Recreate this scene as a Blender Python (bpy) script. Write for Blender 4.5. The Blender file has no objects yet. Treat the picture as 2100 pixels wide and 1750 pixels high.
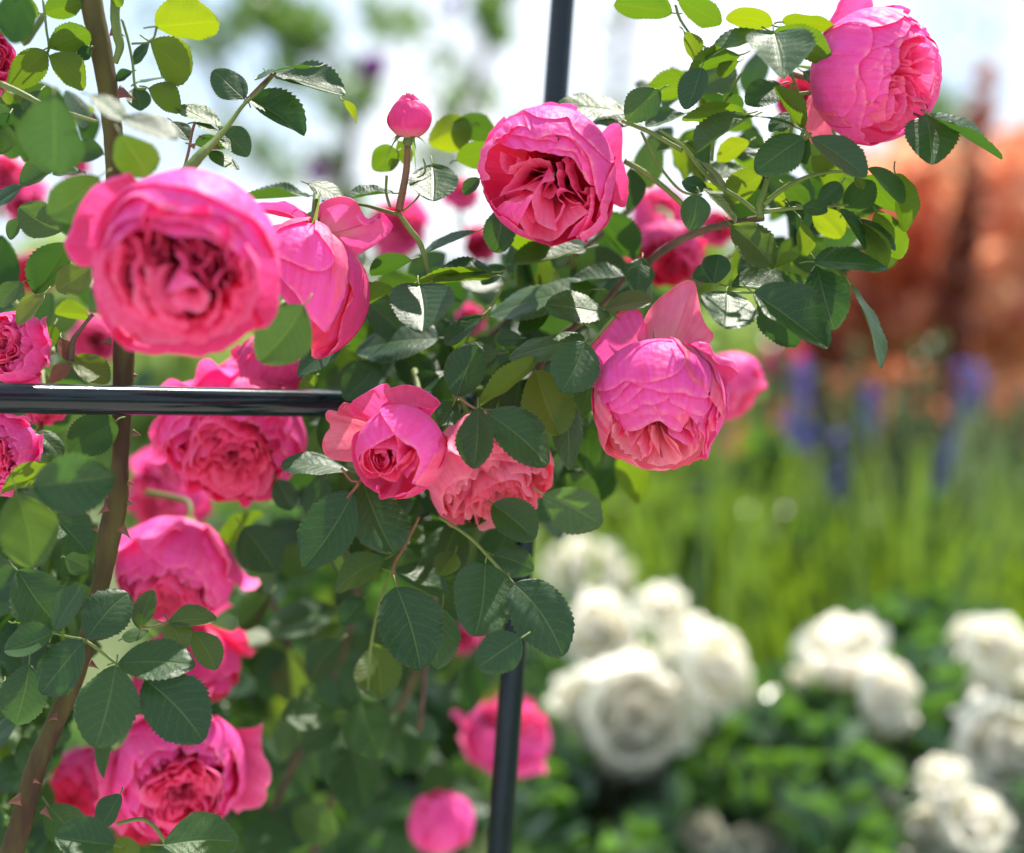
import bpy, math, random
import numpy as np
from mathutils import Vector, Matrix

SC = bpy.context.scene
COL = SC.collection
random.seed(7)
RNG = np.random.default_rng(7)

# ------------------------------------------------------------------ camera, sky, sun, exposure
PITCH = math.radians(5.0)
CAMZ = 1.55
CAM = np.array([0.0, 0.0, CAMZ])
FWD = np.array([0.0, math.cos(PITCH), -math.sin(PITCH)])
RIGHT = np.array([1.0, 0.0, 0.0])
UP = np.array([0.0, math.sin(PITCH), math.cos(PITCH)])
VIEW = np.stack([RIGHT, UP, -FWD], axis=1)          # columns: right, up, toward the lens

cam_data = bpy.data.cameras.new("camera")
cam_data.lens = 60.0
cam_data.sensor_width = 36.0
cam_data.clip_start = 0.02
cam_data.clip_end = 500.0
cam_data.dof.use_dof = True
cam_data.dof.focus_distance = 0.97
cam_data.dof.aperture_fstop = 2.7
camera = bpy.data.objects.new("camera", cam_data)
COL.objects.link(camera)
camera.location = CAM
camera.rotation_euler = (math.radians(90) - PITCH, 0, 0)
SC.camera = camera

SUN_ELEV = math.radians(58)
SUN_AZ = math.radians(24)           # to the right of straight ahead (behind the roses)
sun_dir = Vector((math.sin(SUN_AZ) * math.cos(SUN_ELEV), math.cos(SUN_AZ) * math.cos(SUN_ELEV), math.sin(SUN_ELEV)))

world = bpy.data.worlds.new("World")
SC.world = world
world.use_nodes = True
nt = world.node_tree
nt.nodes.clear()
w_out = nt.nodes.new("ShaderNodeOutputWorld")
w_bg = nt.nodes.new("ShaderNodeBackground")
sky = nt.nodes.new("ShaderNodeTexSky")
sky.sky_type = 'NISHITA'
sky.sun_disc = False
sky.sun_elevation = SUN_ELEV
sky.sun_rotation = SUN_AZ
sky.dust_density = 1.0
tc = nt.nodes.new("ShaderNodeTexCoord")
cn = nt.nodes.new("ShaderNodeTexNoise")
cn.inputs['Scale'].default_value = 5.0
cn.inputs['Detail'].default_value = 6.0
cr = nt.nodes.new("ShaderNodeValToRGB")
cr.color_ramp.elements[0].position = 0.44
cr.color_ramp.elements[1].position = 0.70
cm = nt.nodes.new("ShaderNodeMixRGB")
cm.inputs[2].default_value = (6.0, 6.1, 6.4, 1)
cs = nt.nodes.new("ShaderNodeMixRGB")
cs.inputs[0].default_value = 0.75
cs.inputs[2].default_value = (2.9, 3.6, 4.7, 1)
nt.links.new(tc.outputs['Generated'], cn.inputs['Vector'])
nt.links.new(cn.outputs['Fac'], cr.inputs['Fac'])
nt.links.new(cr.outputs['Color'], cm.inputs[0])
nt.links.new(sky.outputs['Color'], cs.inputs[1])
nt.links.new(cs.outputs['Color'], cm.inputs[1])
nt.links.new(cm.outputs['Color'], w_bg.inputs['Color'])
w_bg.inputs['Strength'].default_value = 0.12
nt.links.new(w_bg.outputs['Background'], w_out.inputs['Surface'])

sl = bpy.data.lights.new("sun", 'SUN')
sl.energy = 4.8
sl.angle = math.radians(0.53)
sl.color = (1.0, 0.93, 0.82)
sun = bpy.data.objects.new("sun", sl)
COL.objects.link(sun)
sun.rotation_euler = sun_dir.to_track_quat('Z', 'Y').to_euler()

SC.view_settings.view_transform = 'Standard'
SC.view_settings.look = 'None'
SC.view_settings.gamma = 1.0
SC.view_settings.exposure = 1.05
SC.cycles.max_bounces = 10
SC.cycles.diffuse_bounces = 5
SC.cycles.transmission_bounces = 6
SC.cycles.use_denoising = True
SC.cycles.sample_clamp_indirect = 8.0

# ------------------------------------------------------------------ helpers
def px(d):                                     # metres per design pixel (2100 wide) at distance d
    return 0.6 * d / 2100.0

def at(x, y, d):
    s = px(d)
    return CAM + FWD * d + RIGHT * ((x - 1050) * s) + UP * ((875 - y) * s)

def tag(o, label=None, cat=None, group=None, kind=None):
    if label: o["label"] = label
    if cat: o["category"] = cat
    if group: o["group"] = group
    if kind: o["kind"] = kind
    return o

def empty(name, loc=(0, 0, 0)):
    o = bpy.data.objects.new(name, None)
    o.empty_display_size = 0.02
    COL.objects.link(o)
    o.location = Vector([float(c) for c in loc])
    return o

def link(name, me, parent=None, mat=None):
    if mat is not None and not me.materials:
        me.materials.append(mat)
    o = bpy.data.objects.new(name, me)
    COL.objects.link(o)
    if parent is not None:
        o.parent = parent
    return o

def grid_mesh(name, P, uv=None, mat=None, closed_u=False):
    """P: (nv, nu, 3) grid -> smooth mesh with UVs."""
    nv, nu, _ = P.shape
    me = bpy.data.meshes.new(name)
    iu = np.arange(nu if closed_u else nu - 1)
    iv = np.arange(nv - 1)
    A, B = np.meshgrid(iu, iv)
    A = A.ravel(); B = B.ravel()
    A1 = (A + 1) % nu
    F = np.stack([B * nu + A, B * nu + A1, (B + 1) * nu + A1, (B + 1) * nu + A], 1)
    nf = len(F)
    me.vertices.add(nv * nu)
    me.vertices.foreach_set("co", P.reshape(-1).astype(np.float32))
    me.loops.add(nf * 4)
    me.loops.foreach_set("vertex_index", F.reshape(-1).astype(np.int32))
    me.polygons.add(nf)
    me.polygons.foreach_set("loop_start", (np.arange(nf) * 4).astype(np.int32))
    me.polygons.foreach_set("use_smooth", np.ones(nf, dtype=bool))
    if uv is None:
        U, V = np.meshgrid(np.linspace(0, 1, nu), np.linspace(0, 1, nv))
        uv = np.stack([U, V], -1)
    ul = me.uv_layers.new(name="UVMap")
    ul.data.foreach_set("uv", uv.reshape(-1, 2)[F.reshape(-1)].reshape(-1).astype(np.float32))
    me.update(calc_edges=True)
    if mat: me.materials.append(mat)
    return me

def faces_mesh(name, V, F, mats=(), midx=None, smooth=True, uv=None):
    """V (n,3); F (m,k) all faces of k corners"""
    me = bpy.data.meshes.new(name)
    V = np.asarray(V, np.float32); F = np.asarray(F, np.int32)
    m, k = F.shape
    me.vertices.add(len(V)); me.vertices.foreach_set("co", V.reshape(-1))
    me.loops.add(m * k); me.loops.foreach_set("vertex_index", F.reshape(-1))
    me.polygons.add(m); me.polygons.foreach_set("loop_start", (np.arange(m) * k).astype(np.int32))
    me.polygons.foreach_set("use_smooth", np.full(m, smooth, dtype=bool))
    for mt in mats: me.materials.append(mt)
    if midx is not None:
        me.polygons.foreach_set("material_index", np.asarray(midx, np.int32))
    if uv is not None:
        ul = me.uv_layers.new(name="UVMap")
        ul.data.foreach_set("uv", np.asarray(uv, np.float32)[F.reshape(-1)].reshape(-1))
    me.update(calc_edges=True)
    return me

def catmull(pts, n):
    """resample control points (m,k) to n points, roughly even arc length"""
    P = np.asarray(pts, float)
    if len(P) == 2:
        t = np.linspace(0, 1, n)[:, None]
        return P[0] * (1 - t) + P[1] * t
    Q = np.vstack([2 * P[0] - P[1], P, 2 * P[-1] - P[-2]])
    out = []
    for i in range(1, len(Q) - 2):
        p0, p1, p2, p3 = Q[i - 1], Q[i], Q[i + 1], Q[i + 2]
        t = np.linspace(0, 1, 14, endpoint=False)[:, None]
        out.append(0.5 * ((2 * p1) + (-p0 + p2) * t + (2 * p0 - 5 * p1 + 4 * p2 - p3) * t ** 2 + (-p0 + 3 * p1 - 3 * p2 + p3) * t ** 3))
    out = np.vstack(out + [P[-1:]])
    d = np.r_[0, np.cumsum(np.linalg.norm(np.diff(out[:, :3] if out.shape[1] > 2 else out, axis=0), axis=1))]
    s = np.linspace(0, d[-1], n)
    return np.stack([np.interp(s, d, out[:, j]) for j in range(out.shape[1])], 1)

def tube_mesh(name, path, radii, nseg=10, mat=None, lump=0.0, seed=0):
    path = np.asarray(path, float); n = len(path)
    rr = np.asarray(radii, float)
    T = np.gradient(path, axis=0); T /= np.linalg.norm(T, axis=1)[:, None] + 1e-9
    ref = np.array([0.3, 1.0, 0.1]); ref /= np.linalg.norm(ref)
    N = np.cross(T, ref); N /= np.linalg.norm(N, axis=1)[:, None] + 1e-9
    Bn = np.cross(T, N)
    th = np.linspace(0, 2 * np.pi, nseg, endpoint=False)
    g = np.random.default_rng(seed)
    R = rr[:, None] * (1 + lump * g.standard_normal((n, nseg)) * 0.5)
    P = path[:, None, :] + R[..., None] * (np.cos(th)[None, :, None] * N[:, None, :] + np.sin(th)[None, :, None] * Bn[:, None, :])
    # close the ends
    P = np.concatenate([np.repeat(path[:1, None, :], nseg, 1), P, np.repeat(path[-1:, None, :], nseg, 1)], 0)
    L = np.r_[0, np.cumsum(np.linalg.norm(np.diff(path, axis=0), axis=1))]
    vv = np.r_[0, L, L[-1]] * 30
    U, Vv = np.meshgrid(np.linspace(0, 1, nseg), vv)
    return grid_mesh(name, P, np.stack([U, Vv], -1), mat, closed_u=True)

def sines(g, n=5, fu=(1.0, 4.0), fv=(0.5, 3.0)):
    a = g.normal(size=n) / math.sqrt(n) * 1.4
    f = g.uniform(*fu, n) * g.choice([-1, 1], n); h = g.uniform(*fv, n); p = g.uniform(0, 6.28, n)
    return lambda u, v: sum(a[i] * np.sin(f[i] * u * 3.14 + h[i] * v * 3.14 + p[i]) for i in range(n))

# ------------------------------------------------------------------ materials
def new_mat(name):
    m = bpy.data.materials.new(name); m.use_nodes = True
    m.node_tree.nodes.clear()
    return m, m.node_tree.nodes, m.node_tree.links

def mth(N, L, op, a, b=None, clamp=False):
    n = N.new("ShaderNodeMath"); n.operation = op; n.use_clamp = clamp
    for i, v in enumerate((a, b)):
        if v is None: continue
        if isinstance(v, (int, float)): n.inputs[i].default_value = v
        else: L.new(v, n.inputs[i])
    return n.outputs[0]

def mixc(N, L, fac, a, b, mode='MIX'):
    n = N.new("ShaderNodeMixRGB"); n.blend_type = mode
    for i, v in enumerate((fac, a, b)):
        if isinstance(v, (int, float)): n.inputs[i].default_value = v
        elif isinstance(v, tuple): n.inputs[i].default_value = (*v, 1)
        else: L.new(v, n.inputs[i])
    return n.outputs[0]

def noise(N, L, vec, scale, detail=3.0, rough=0.55):
    n = N.new("ShaderNodeTexNoise"); n.inputs['Scale'].default_value = scale
    n.inputs['Detail'].default_value = detail; n.inputs['Roughness'].default_value = rough
    if vec is not None: L.new(vec, n.inputs['Vector'])
    return n.outputs['Fac']

def ramp(N, L, fac, stops):
    n = N.new("ShaderNodeValToRGB"); L.new(fac, n.inputs[0])
    e = n.color_ramp.elements
    while len(e) < len(stops): e.new(0.5)
    for i, (p, c) in enumerate(stops):
        e[i].position = p; e[i].color = (*c, 1) if isinstance(c, tuple) else (c, c, c, 1)
    return n.outputs[0]

def petal_mat(name, inner, outer, trans, tw=0.40, rough=0.52, rim=(0.80, 0.03, 0.09), base=(0.86, 0.55, 0.42), vein=1.0, edge=(0.98, 0.50, 0.52)):
    m, N, L = new_mat(name)
    out = N.new("ShaderNodeOutputMaterial")
    uvn = N.new("ShaderNodeUVMap"); uvn.uv_map = "UVMap"
    sep = N.new("ShaderNodeSeparateXYZ"); L.new(uvn.outputs[0], sep.inputs[0])
    u, v = sep.outputs[0], sep.outputs[1]
    geo = N.new("ShaderNodeNewGeometry")
    oi = N.new("ShaderNodeObjectInfo")
    tcn = N.new("ShaderNodeTexCoord")
    # streaks running from claw to rim
    cmb = N.new("ShaderNodeCombineXYZ")
    L.new(mth(N, L, 'MULTIPLY', u, 26.0), cmb.inputs[0]); L.new(mth(N, L, 'MULTIPLY', v, 1.6), cmb.inputs[1])
    L.new(mth(N, L, 'MULTIPLY', oi.outputs['Random'], 50.0), cmb.inputs[2])
    st = noise(N, L, cmb.outputs[0], 1.0, 4.0, 0.6)
    blotch = noise(N, L, tcn.outputs['Object'], 3.2, 3.0)
    fine = noise(N, L, tcn.outputs['Object'], 60.0, 2.0)
    col = mixc(N, L, geo.outputs['Backfacing'], outer, inner)
    # individual petals differ a little
    var = ramp(N, L, oi.outputs['Random'], [(0.0, (0.86, 0.86, 0.9)), (0.5, (1, 1, 1)), (1.0, (1.05, 1.12, 1.08))])
    col = mixc(N, L, 1.0, col, var, 'MULTIPLY')
    sfac = ramp(N, L, st, [(0.38, 0.0), (0.66, 0.40 * vein)])
    col = mixc(N, L, sfac, col, rim)
    bfac = ramp(N, L, blotch, [(0.42, 0.0), (0.72, 0.22)])
    col = mixc(N, L, bfac, col, (min(1, inner[0] * 1.05), inner[1] * 2.0, inner[2] * 1.6))
    bs = ramp(N, L, noise(N, L, tcn.outputs['Object'], 11.0, 3.0), [(0.70, 0.0), (0.76, 0.35)])
    col = mixc(N, L, bs, col, (0.70, 0.22, 0.16))
    cl = ramp(N, L, v, [(0.05, 1.0), (0.45, 0.0)])
    col = mixc(N, L, cl, col, base)
    # thin darker rim at the edge, with tiny browned spots
    ed = ramp(N, L, v, [(0.955, 0.0), (0.985, 0.5)])
    ed2 = mth(N, L, 'MULTIPLY', ed, ramp(N, L, noise(N, L, tcn.outputs['Object'], 7.0), [(0.45, 0.1), (0.65, 1.0)]))
    col = mixc(N, L, ed2, col, edge)
    pb = N.new("ShaderNodeBsdfPrincipled")
    L.new(col, pb.inputs['Base Color'])
    pb.inputs['Roughness'].default_value = rough
    pb.inputs['Specular IOR Level'].default_value = 0.25
    pb.inputs['Sheen Weight'].default_value = 0.05
    pb.inputs['Sheen Roughness'].default_value = 0.4
    bp = N.new("ShaderNodeBump"); bp.inputs['Strength'].default_value = 0.22; bp.inputs['Distance'].default_value = 0.012
    h = mth(N, L, 'ADD', mth(N, L, 'MULTIPLY', st, 0.22), mth(N, L, 'MULTIPLY', fine, 0.04))
    h = mth(N, L, 'ADD', h, mth(N, L, 'MULTIPLY', noise(N, L, tcn.outputs['Object'], 3.0, 2.0), 1.3))
    L.new(h, bp.inputs['Height']); L.new(bp.outputs[0], pb.inputs['Normal'])
    tr = N.new("ShaderNodeBsdfTranslucent")
    tcol = mixc(N, L, sfac, trans, (trans[0], trans[1] * 0.4, trans[2] * 0.5))
    L.new(tcol, tr.inputs['Color']); L.new(bp.outputs[0], tr.inputs['Normal'])
    mx = N.new("ShaderNodeMixShader"); mx.inputs[0].default_value = tw
    L.new(pb.outputs[0], mx.inputs[1]); L.new(tr.outputs[0], mx.inputs[2])
    L.new(mx.outputs[0], out.inputs['Surface'])
    return m

def leaf_mat(name, top, under, trans, tw=0.36, rough=0.46, vein=(0.16, 0.24, 0.07), spots=0.0):
    m, N, L = new_mat(name)
    out = N.new("ShaderNodeOutputMaterial")
    uvn = N.new("ShaderNodeUVMap"); uvn.uv_map = "UVMap"
    sep = N.new("ShaderNodeSeparateXYZ"); L.new(uvn.outputs[0], sep.inputs[0])
    u, t = sep.outputs[0], sep.outputs[1]                       # u: 0..1 across, t: 0..1 along
    geo = N.new("ShaderNodeNewGeometry"); oi = N.new("ShaderNodeObjectInfo"); tcn = N.new("ShaderNodeTexCoord")
    au = mth(N, L, 'ABSOLUTE', mth(N, L, 'SUBTRACT', u, 0.5))   # 0 at the midrib, 0.5 at the margin
    mid = ramp(N, L, au, [(0.0, 1.0), (0.022, 0.0)])
    wob = mth(N, L, 'MULTIPLY', mth(N, L, 'SUBTRACT', noise(N, L, tcn.outputs['Object'], 6.0, 2.0), 0.5), 0.09)
    lat = mth(N, L, 'ADD', mth(N, L, 'SUBTRACT', t, mth(N, L, 'MULTIPLY', mth(N, L, 'POWER', au, 1.15), 0.62)), wob)
    fr = mth(N, L, 'FRACT', mth(N, L, 'MULTIPLY', lat, 8.0))
    ridge = mth(N, L, 'ABSOLUTE', mth(N, L, 'SUBTRACT', fr, 0.5))      # 0 on the lateral vein
    latv = ramp(N, L, ridge, [(0.0, 1.0), (0.07, 0.0)])
    veins = mth(N, L, 'MAXIMUM', mid, mth(N, L, 'MULTIPLY', latv, 0.42))
    vor = N.new("ShaderNodeTexVoronoi"); vor.feature = 'DISTANCE_TO_EDGE'; vor.inputs['Scale'].default_value = 26.0
    L.new(tcn.outputs['Object'], vor.inputs['Vector'])
    net = ramp(N, L, vor.outputs['Distance'], [(0.0, 1.0), (0.12, 0.0)])
    blot = noise(N, L, tcn.outputs['Object'], 2.6, 4.0)
    c_top = mixc(N, L, ramp(N, L, blot, [(0.3, 0.0), (0.75, 0.6)]), top, (top[0] * 1.7, top[1] * 1.35, top[2] * 0.8))
    var = ramp(N, L, oi.outputs['Random'], [(0.0, (0.65, 0.78, 0.95)), (0.5, (1, 1, 1)), (0.85, (1.3, 1.15, 0.9)), (1.0, (1.9, 1.45, 0.8))])
    c_top = mixc(N, L, 1.0, c_top, var, 'MULTIPLY')
    c_top = mixc(N, L, mth(N, L, 'MULTIPLY', veins, 0.55), c_top, vein)
    c_top = mixc(N, L, mth(N, L, 'MULTIPLY', net, 0.10), c_top, vein)
    c_und = mixc(N, L, mth(N, L, 'MULTIPLY', veins, 0.5), under, (under[0] * 1.5, under[1] * 1.3, under[2] * 1.3))
    col = mixc(N, L, geo.outputs['Backfacing'], c_top, c_und)
    edge = ramp(N, L, au, [(0.47, 0.0), (0.5, 0.5)])
    col = mixc(N, L, edge, col, (0.10, 0.045, 0.03))
    if spots:
        sp = ramp(N, L, noise(N, L, tcn.outputs['Object'], 5.0, 4.0), [(0.62, 0.0), (0.70, spots)])
        col = mixc(N, L, sp, col, (0.09, 0.045, 0.02))
    pb = N.new("ShaderNodeBsdfPrincipled")
    L.new(col, pb.inputs['Base Color'])
    rr = mixc(N, L, geo.outputs['Backfacing'], (rough,) * 3, (0.62,) * 3)
    rr = mth(N, L, 'ADD', rr, mth(N, L, 'MULTIPLY', mth(N, L, 'SUBTRACT', noise(N, L, tcn.outputs['Object'], 5.0, 3.0), 0.5), 0.22))
    L.new(rr, pb.inputs['Roughness'])
    L.new(mth(N, L, 'SUBTRACT', 0.44, mth(N, L, 'MULTIPLY', geo.outputs['Backfacing'], 0.26)), pb.inputs['Specular IOR Level'])
    bp = N.new("ShaderNodeBump"); bp.inputs['Strength'].default_value = 0.22; bp.inputs['Distance'].default_value = 0.005
    h = mth(N, L, 'MULTIPLY', ramp(N, L, ridge, [(0.0, 0.0), (0.5, 1.0)]), 0.12)
    h = mth(N, L, 'ADD', h, mth(N, L, 'MULTIPLY', ramp(N, L, au, [(0.0, 0.0), (0.04, 1.0)]), 1.0))
    h = mth(N, L, 'SUBTRACT', h, mth(N, L, 'MULTIPLY', net, 0.07))
    h = mth(N, L, 'ADD', h, mth(N, L, 'MULTIPLY', noise(N, L, tcn.outputs['Object'], 6.0, 2.0), 0.42))
    L.new(h, bp.inputs['Height']); L.new(bp.outputs[0], pb.inputs['Normal'])
    tr = N.new("ShaderNodeBsdfTranslucent")
    tcol = mixc(N, L, mth(N, L, 'MULTIPLY', veins, 0.6), trans, (min(1, trans[0] * 1.5), min(1, trans[1] * 1.25), trans[2] * 1.5))
    tcol = mixc(N, L, 1.0, tcol, var, 'MULTIPLY')
    L.new(tcol, tr.inputs['Color'])
    mx = N.new("ShaderNodeMixShader"); mx.inputs[0].default_value = tw
    L.new(pb.outputs[0], mx.inputs[1]); L.new(tr.outputs[0], mx.inputs[2])
    L.new(mx.outputs[0], out.inputs['Surface'])
    return m

def simple_mat(name, c1, c2, scale=8.0, rough=0.6, spec=0.4, trans=None, tw=0.3, bump=0.2, metallic=0.0, coat=0.0, stretch=None, stops=(0.35, 0.7)):
    m, N, L = new_mat(name)
    out = N.new("ShaderNodeOutputMaterial"); tcn = N.new("ShaderNodeTexCoord")
    vec = tcn.outputs['Object']
    if stretch:
        mp = N.new("ShaderNodeMapping"); mp.inputs['Scale'].default_value = stretch
        L.new(vec, mp.inputs['Vector']); vec = mp.outputs[0]
    nz = noise(N, L, vec, scale, 5.0, 0.6)
    col = ramp(N, L, nz, [(stops[0], c1), (stops[1], c2)])
    pb = N.new("ShaderNodeBsdfPrincipled"); L.new(col, pb.inputs['Base Color'])
    pb.inputs['Roughness'].default_value = rough; pb.inputs['Specular IOR Level'].default_value = spec
    pb.inputs['Metallic'].default_value = metallic; pb.inputs['Coat Weight'].default_value = coat
    pb.inputs['Coat Roughness'].default_value = 0.08
    if bump:
        bp = N.new("ShaderNodeBump"); bp.inputs['Strength'].default_value = bump; bp.inputs['Distance'].default_value = 0.002
        L.new(noise(N, L, vec, scale * 4, 4.0), bp.inputs['Height']); L.new(bp.outputs[0], pb.inputs['Normal'])
    sh = pb.outputs[0]
    if trans:
        tr = N.new("ShaderNodeBsdfTranslucent"); tr.inputs[0].default_value = (*trans, 1)
        mx = N.new("ShaderNodeMixShader"); mx.inputs[0].default_value = tw
        L.new(sh, mx.inputs[1]); L.new(tr.outputs[0], mx.inputs[2]); sh = mx.outputs[0]
    L.new(sh, out.inputs['Surface'])
    return m

M_PETAL = petal_mat("pink_petal", inner=(0.97, 0.15, 0.36), outer=(0.97, 0.12, 0.57), trans=(1.0, 0.11, 0.42))
M_PETAL_INNER = petal_mat("inner_pink_petal", inner=(0.98, 0.21, 0.44), outer=(0.98, 0.20, 0.60), trans=(1.0, 0.17, 0.44), tw=0.55)
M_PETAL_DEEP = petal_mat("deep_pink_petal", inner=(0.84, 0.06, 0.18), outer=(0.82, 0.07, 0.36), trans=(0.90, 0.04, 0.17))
M_PETAL_SALMON = petal_mat("salmon_petal", inner=(0.95, 0.32, 0.44), outer=(0.94, 0.24, 0.46), trans=(0.97, 0.20, 0.32))
M_PETAL_WHITE = petal_mat("white_petal", inner=(0.90, 0.88, 0.78), outer=(0.90, 0.90, 0.87), trans=(0.96, 0.94, 0.86), tw=0.60,
                          rim=(0.80, 0.76, 0.66), base=(0.80, 0.76, 0.50), vein=0.3, edge=(0.9, 0.88, 0.8))
M_LEAF = leaf_mat("mature_leaf", top=(0.012, 0.055, 0.021), under=(0.022, 0.068, 0.026), trans=(0.08, 0.20, 0.008), tw=0.27)
M_LEAF_Y = leaf_mat("backlit_leaf", top=(0.035, 0.090, 0.026), under=(0.08, 0.14, 0.03), trans=(0.16, 0.27, 0.004), tw=0.46)  # yellower, more translucent copy of the leaf: backlight put into its colour
M_LEAF_SPOT = leaf_mat("spotted_leaf", top=(0.030, 0.065, 0.025), under=(0.085, 0.14, 0.07), trans=(0.18, 0.33, 0.02), spots=0.9)
M_STEM = simple_mat("green_stem", (0.10, 0.16, 0.035), (0.19, 0.26, 0.06), 40, 0.5, trans=(0.3, 0.45, 0.05), tw=0.12)
M_STEM_RED = simple_mat("reddish_stem", (0.20, 0.045, 0.04), (0.16, 0.16, 0.05), 25, 0.5)
M_CANE = simple_mat("old_cane_bark", (0.050, 0.026, 0.016), (0.13, 0.13, 0.035), 14, 0.7, spec=0.2, bump=1.0, stretch=(1, 1, 0.4), stops=(0.40, 0.62))
M_WOOD = simple_mat("woody_branch_bark", (0.055, 0.030, 0.024), (0.14, 0.10, 0.05), 30, 0.65, bump=0.9)
M_THORN = simple_mat("thorn", (0.10, 0.028, 0.025), (0.20, 0.08, 0.05), 60, 0.4)
M_TUBE = simple_mat("dark_green_coated_steel", (0.004, 0.011, 0.015), (0.007, 0.015, 0.022), 60, 0.15, spec=0.34, coat=0.08, bump=0.03)
M_SEPAL = simple_mat("sepal", (0.10, 0.20, 0.05), (0.22, 0.30, 0.14), 30, 0.6, trans=(0.3, 0.5, 0.05))
M_DRY = leaf_mat("dried_leaf", top=(0.13, 0.055, 0.030), under=(0.16, 0.08, 0.05), trans=(0.25, 0.08, 0.03), tw=0.2, rough=0.6, vein=(0.07, 0.03, 0.02))
# ------------------------------------------------------------------ petals and roses
def basis_from_axis(a):
    a = np.asarray(a, float); a = a / np.linalg.norm(a)
    r = np.array([0, 1, 0.0]) if abs(a[1]) < 0.8 else np.array([1.0, 0, 0])
    x = np.cross(r, a); x /= np.linalg.norm(x)
    y = np.cross(a, x)
    return x, y, a

def slerp_dirs(a, B, t):
    """a (3,), B (nu,3) unit; t (nv,) -> (nv,nu,3)"""
    dot = np.clip(B @ a, -0.999, 0.999)
    om = np.arccos(dot)[None, :]
    t = t[:, None] if t.ndim == 1 else t
    s0 = np.sin((1 - t) * om) / np.sin(om); s1 = np.sin(t * om) / np.sin(om)
    D = s0[..., None] * a[None, None, :] + s1[..., None] * B[None, :, :]
    return D / (np.linalg.norm(D, axis=2)[..., None] + 1e-9)

def petal_from_rim(Q, axis, kind, g, lean=1.0, nv=16, ruffle=0.012, curl=0.02, belly=0.0, v0=0.04, drop=0.5, lmul=1.0):
    """Q (nu,3): rim in units of the rose radius, in view coordinates.
    kind 'S': wraps the ball like a shell; 'B': a sheet rising out of the cup."""
    nu = len(Q)
    axis = np.asarray(axis, float); axis = axis / np.linalg.norm(axis)
    u = np.linspace(-1, 1, nu); v = np.linspace(v0, 1, nv)
    UU, VV = np.meshgrid(u, v)
    h = Q @ axis
    rad = Q - h[:, None] * axis
    rl = np.linalg.norm(rad, axis=1)
    # smooth direction, stable where the rim passes near the axis
    E = rad / (rl[:, None] + 1e-6)
    Em = rad.mean(0); Em = Em / (np.linalg.norm(Em) + 1e-6)
    w = np.clip(rl / 0.25, 0, 1)[:, None]
    E = E * w + Em * (1 - w); E /= np.linalg.norm(E, axis=1)[:, None] + 1e-6
    if kind == 'S':
        ln = np.linalg.norm(Q, axis=1)
        D = slerp_dirs(-axis, Q / ln[:, None], v)
        R = 0.80 * (1 - v[:, None]) + ln[None, :] * v[:, None] + belly * np.sin(np.pi * v)[:, None]
        P = D * R[..., None]
    else:
        b = np.maximum(rl, 0.25)
        C0 = E * 0.06 - axis * 0.80
        C1 = E * (0.55 * b)[:, None] - axis * 0.72
        C2 = Q + E * (0.5 * lean * lmul) - axis * drop
        C3 = Q
        t = v[:, None, None]
        P = C0[None] * (1 - t) ** 3 + 3 * C1[None] * (1 - t) ** 2 * t + 3 * C2[None] * (1 - t) * t ** 2 + C3[None] * t ** 3
    rn = E[None]
    nz = sines(g, 6, (0.6, 3.2), (0.3, 1.5))(UU, VV)
    nz2 = sines(g, 6, (4.0, 9.0), (0.3, 2.0))(UU, VV)
    amp = ruffle * VV ** 2
    P = P + rn * (amp * nz + 0.35 * amp * nz2)[..., None]
    P = P + axis * (0.5 * amp * nz2 * VV ** 3)[..., None]
    cc = np.clip((VV - 0.86) / 0.14, 0, 1) ** 2
    P = P + rn * (curl * cc)[..., None]
    # the face of a petal is its outer (back) side
    i, j = int(nv * 0.6), nu // 2
    n = np.cross(P[i, j + 1] - P[i, j - 1], P[i + 1, j] - P[i - 1, j])
    if n @ E[j] < 0:
        P = P[:, ::-1]
    return P

def mesh_petal(P, mat):
    return grid_mesh("petal", P, None, mat)

def traced_petals(spec, c, R, axis, g, nu_max=30, nv=16, lift=0.0):
    """spec rows: (kind, depth, lean, ruffle, pts) ; depth: k>0 -> on a ball of radius k, ('z', a) -> at that height"""
    out = []
    for row in spec:
        kind, dep, lean, ruf, pts = row[:5]
        mat = row[5] if len(row) > 5 else (M_PETAL_INNER if kind == 'B' and dep[0] > 0.1 else None)
        p = np.array([((x - c[0]) / R, -(y - c[1]) / R) for x, y in pts])
        nu = int(min(nu_max, 6 + 4 * len(p)))
        q = catmull(p, nu)
        # smooth tiny unevenness of the rim, as petals have
        s = np.linspace(0, 1, nu)
        q = q + (0.006 * np.sin(s * g.uniform(18, 30) + g.uniform(0, 6)))[:, None] * g.normal(size=2)
        r2 = (q ** 2).sum(1)
        if isinstance(dep, tuple):
            z = np.full(nu, dep[0] + (lift if dep[0] > 0.1 else 0)) + (dep[1] if len(dep) > 1 else 0.0) * np.sin(np.pi * s)
            z = np.minimum(z, np.sqrt(np.maximum(1.06 - r2, 0.0)) + (0 if r2.max() < 1.06 else dep[0])) if dep[0] > 0 else z
        else:
            z = np.sqrt(np.maximum(dep * dep - r2, 0.0016))
        Q = np.column_stack([q, z])
        out.append((petal_from_rim(Q, axis, kind, g, lean, nv, ruf, drop=0.28, lmul=1.7, belly=0.075 if kind == 'S' and not isinstance(dep, tuple) and dep > 0.96 else (0.04 if kind == 'S' else 0)), mat))
    return out

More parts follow.
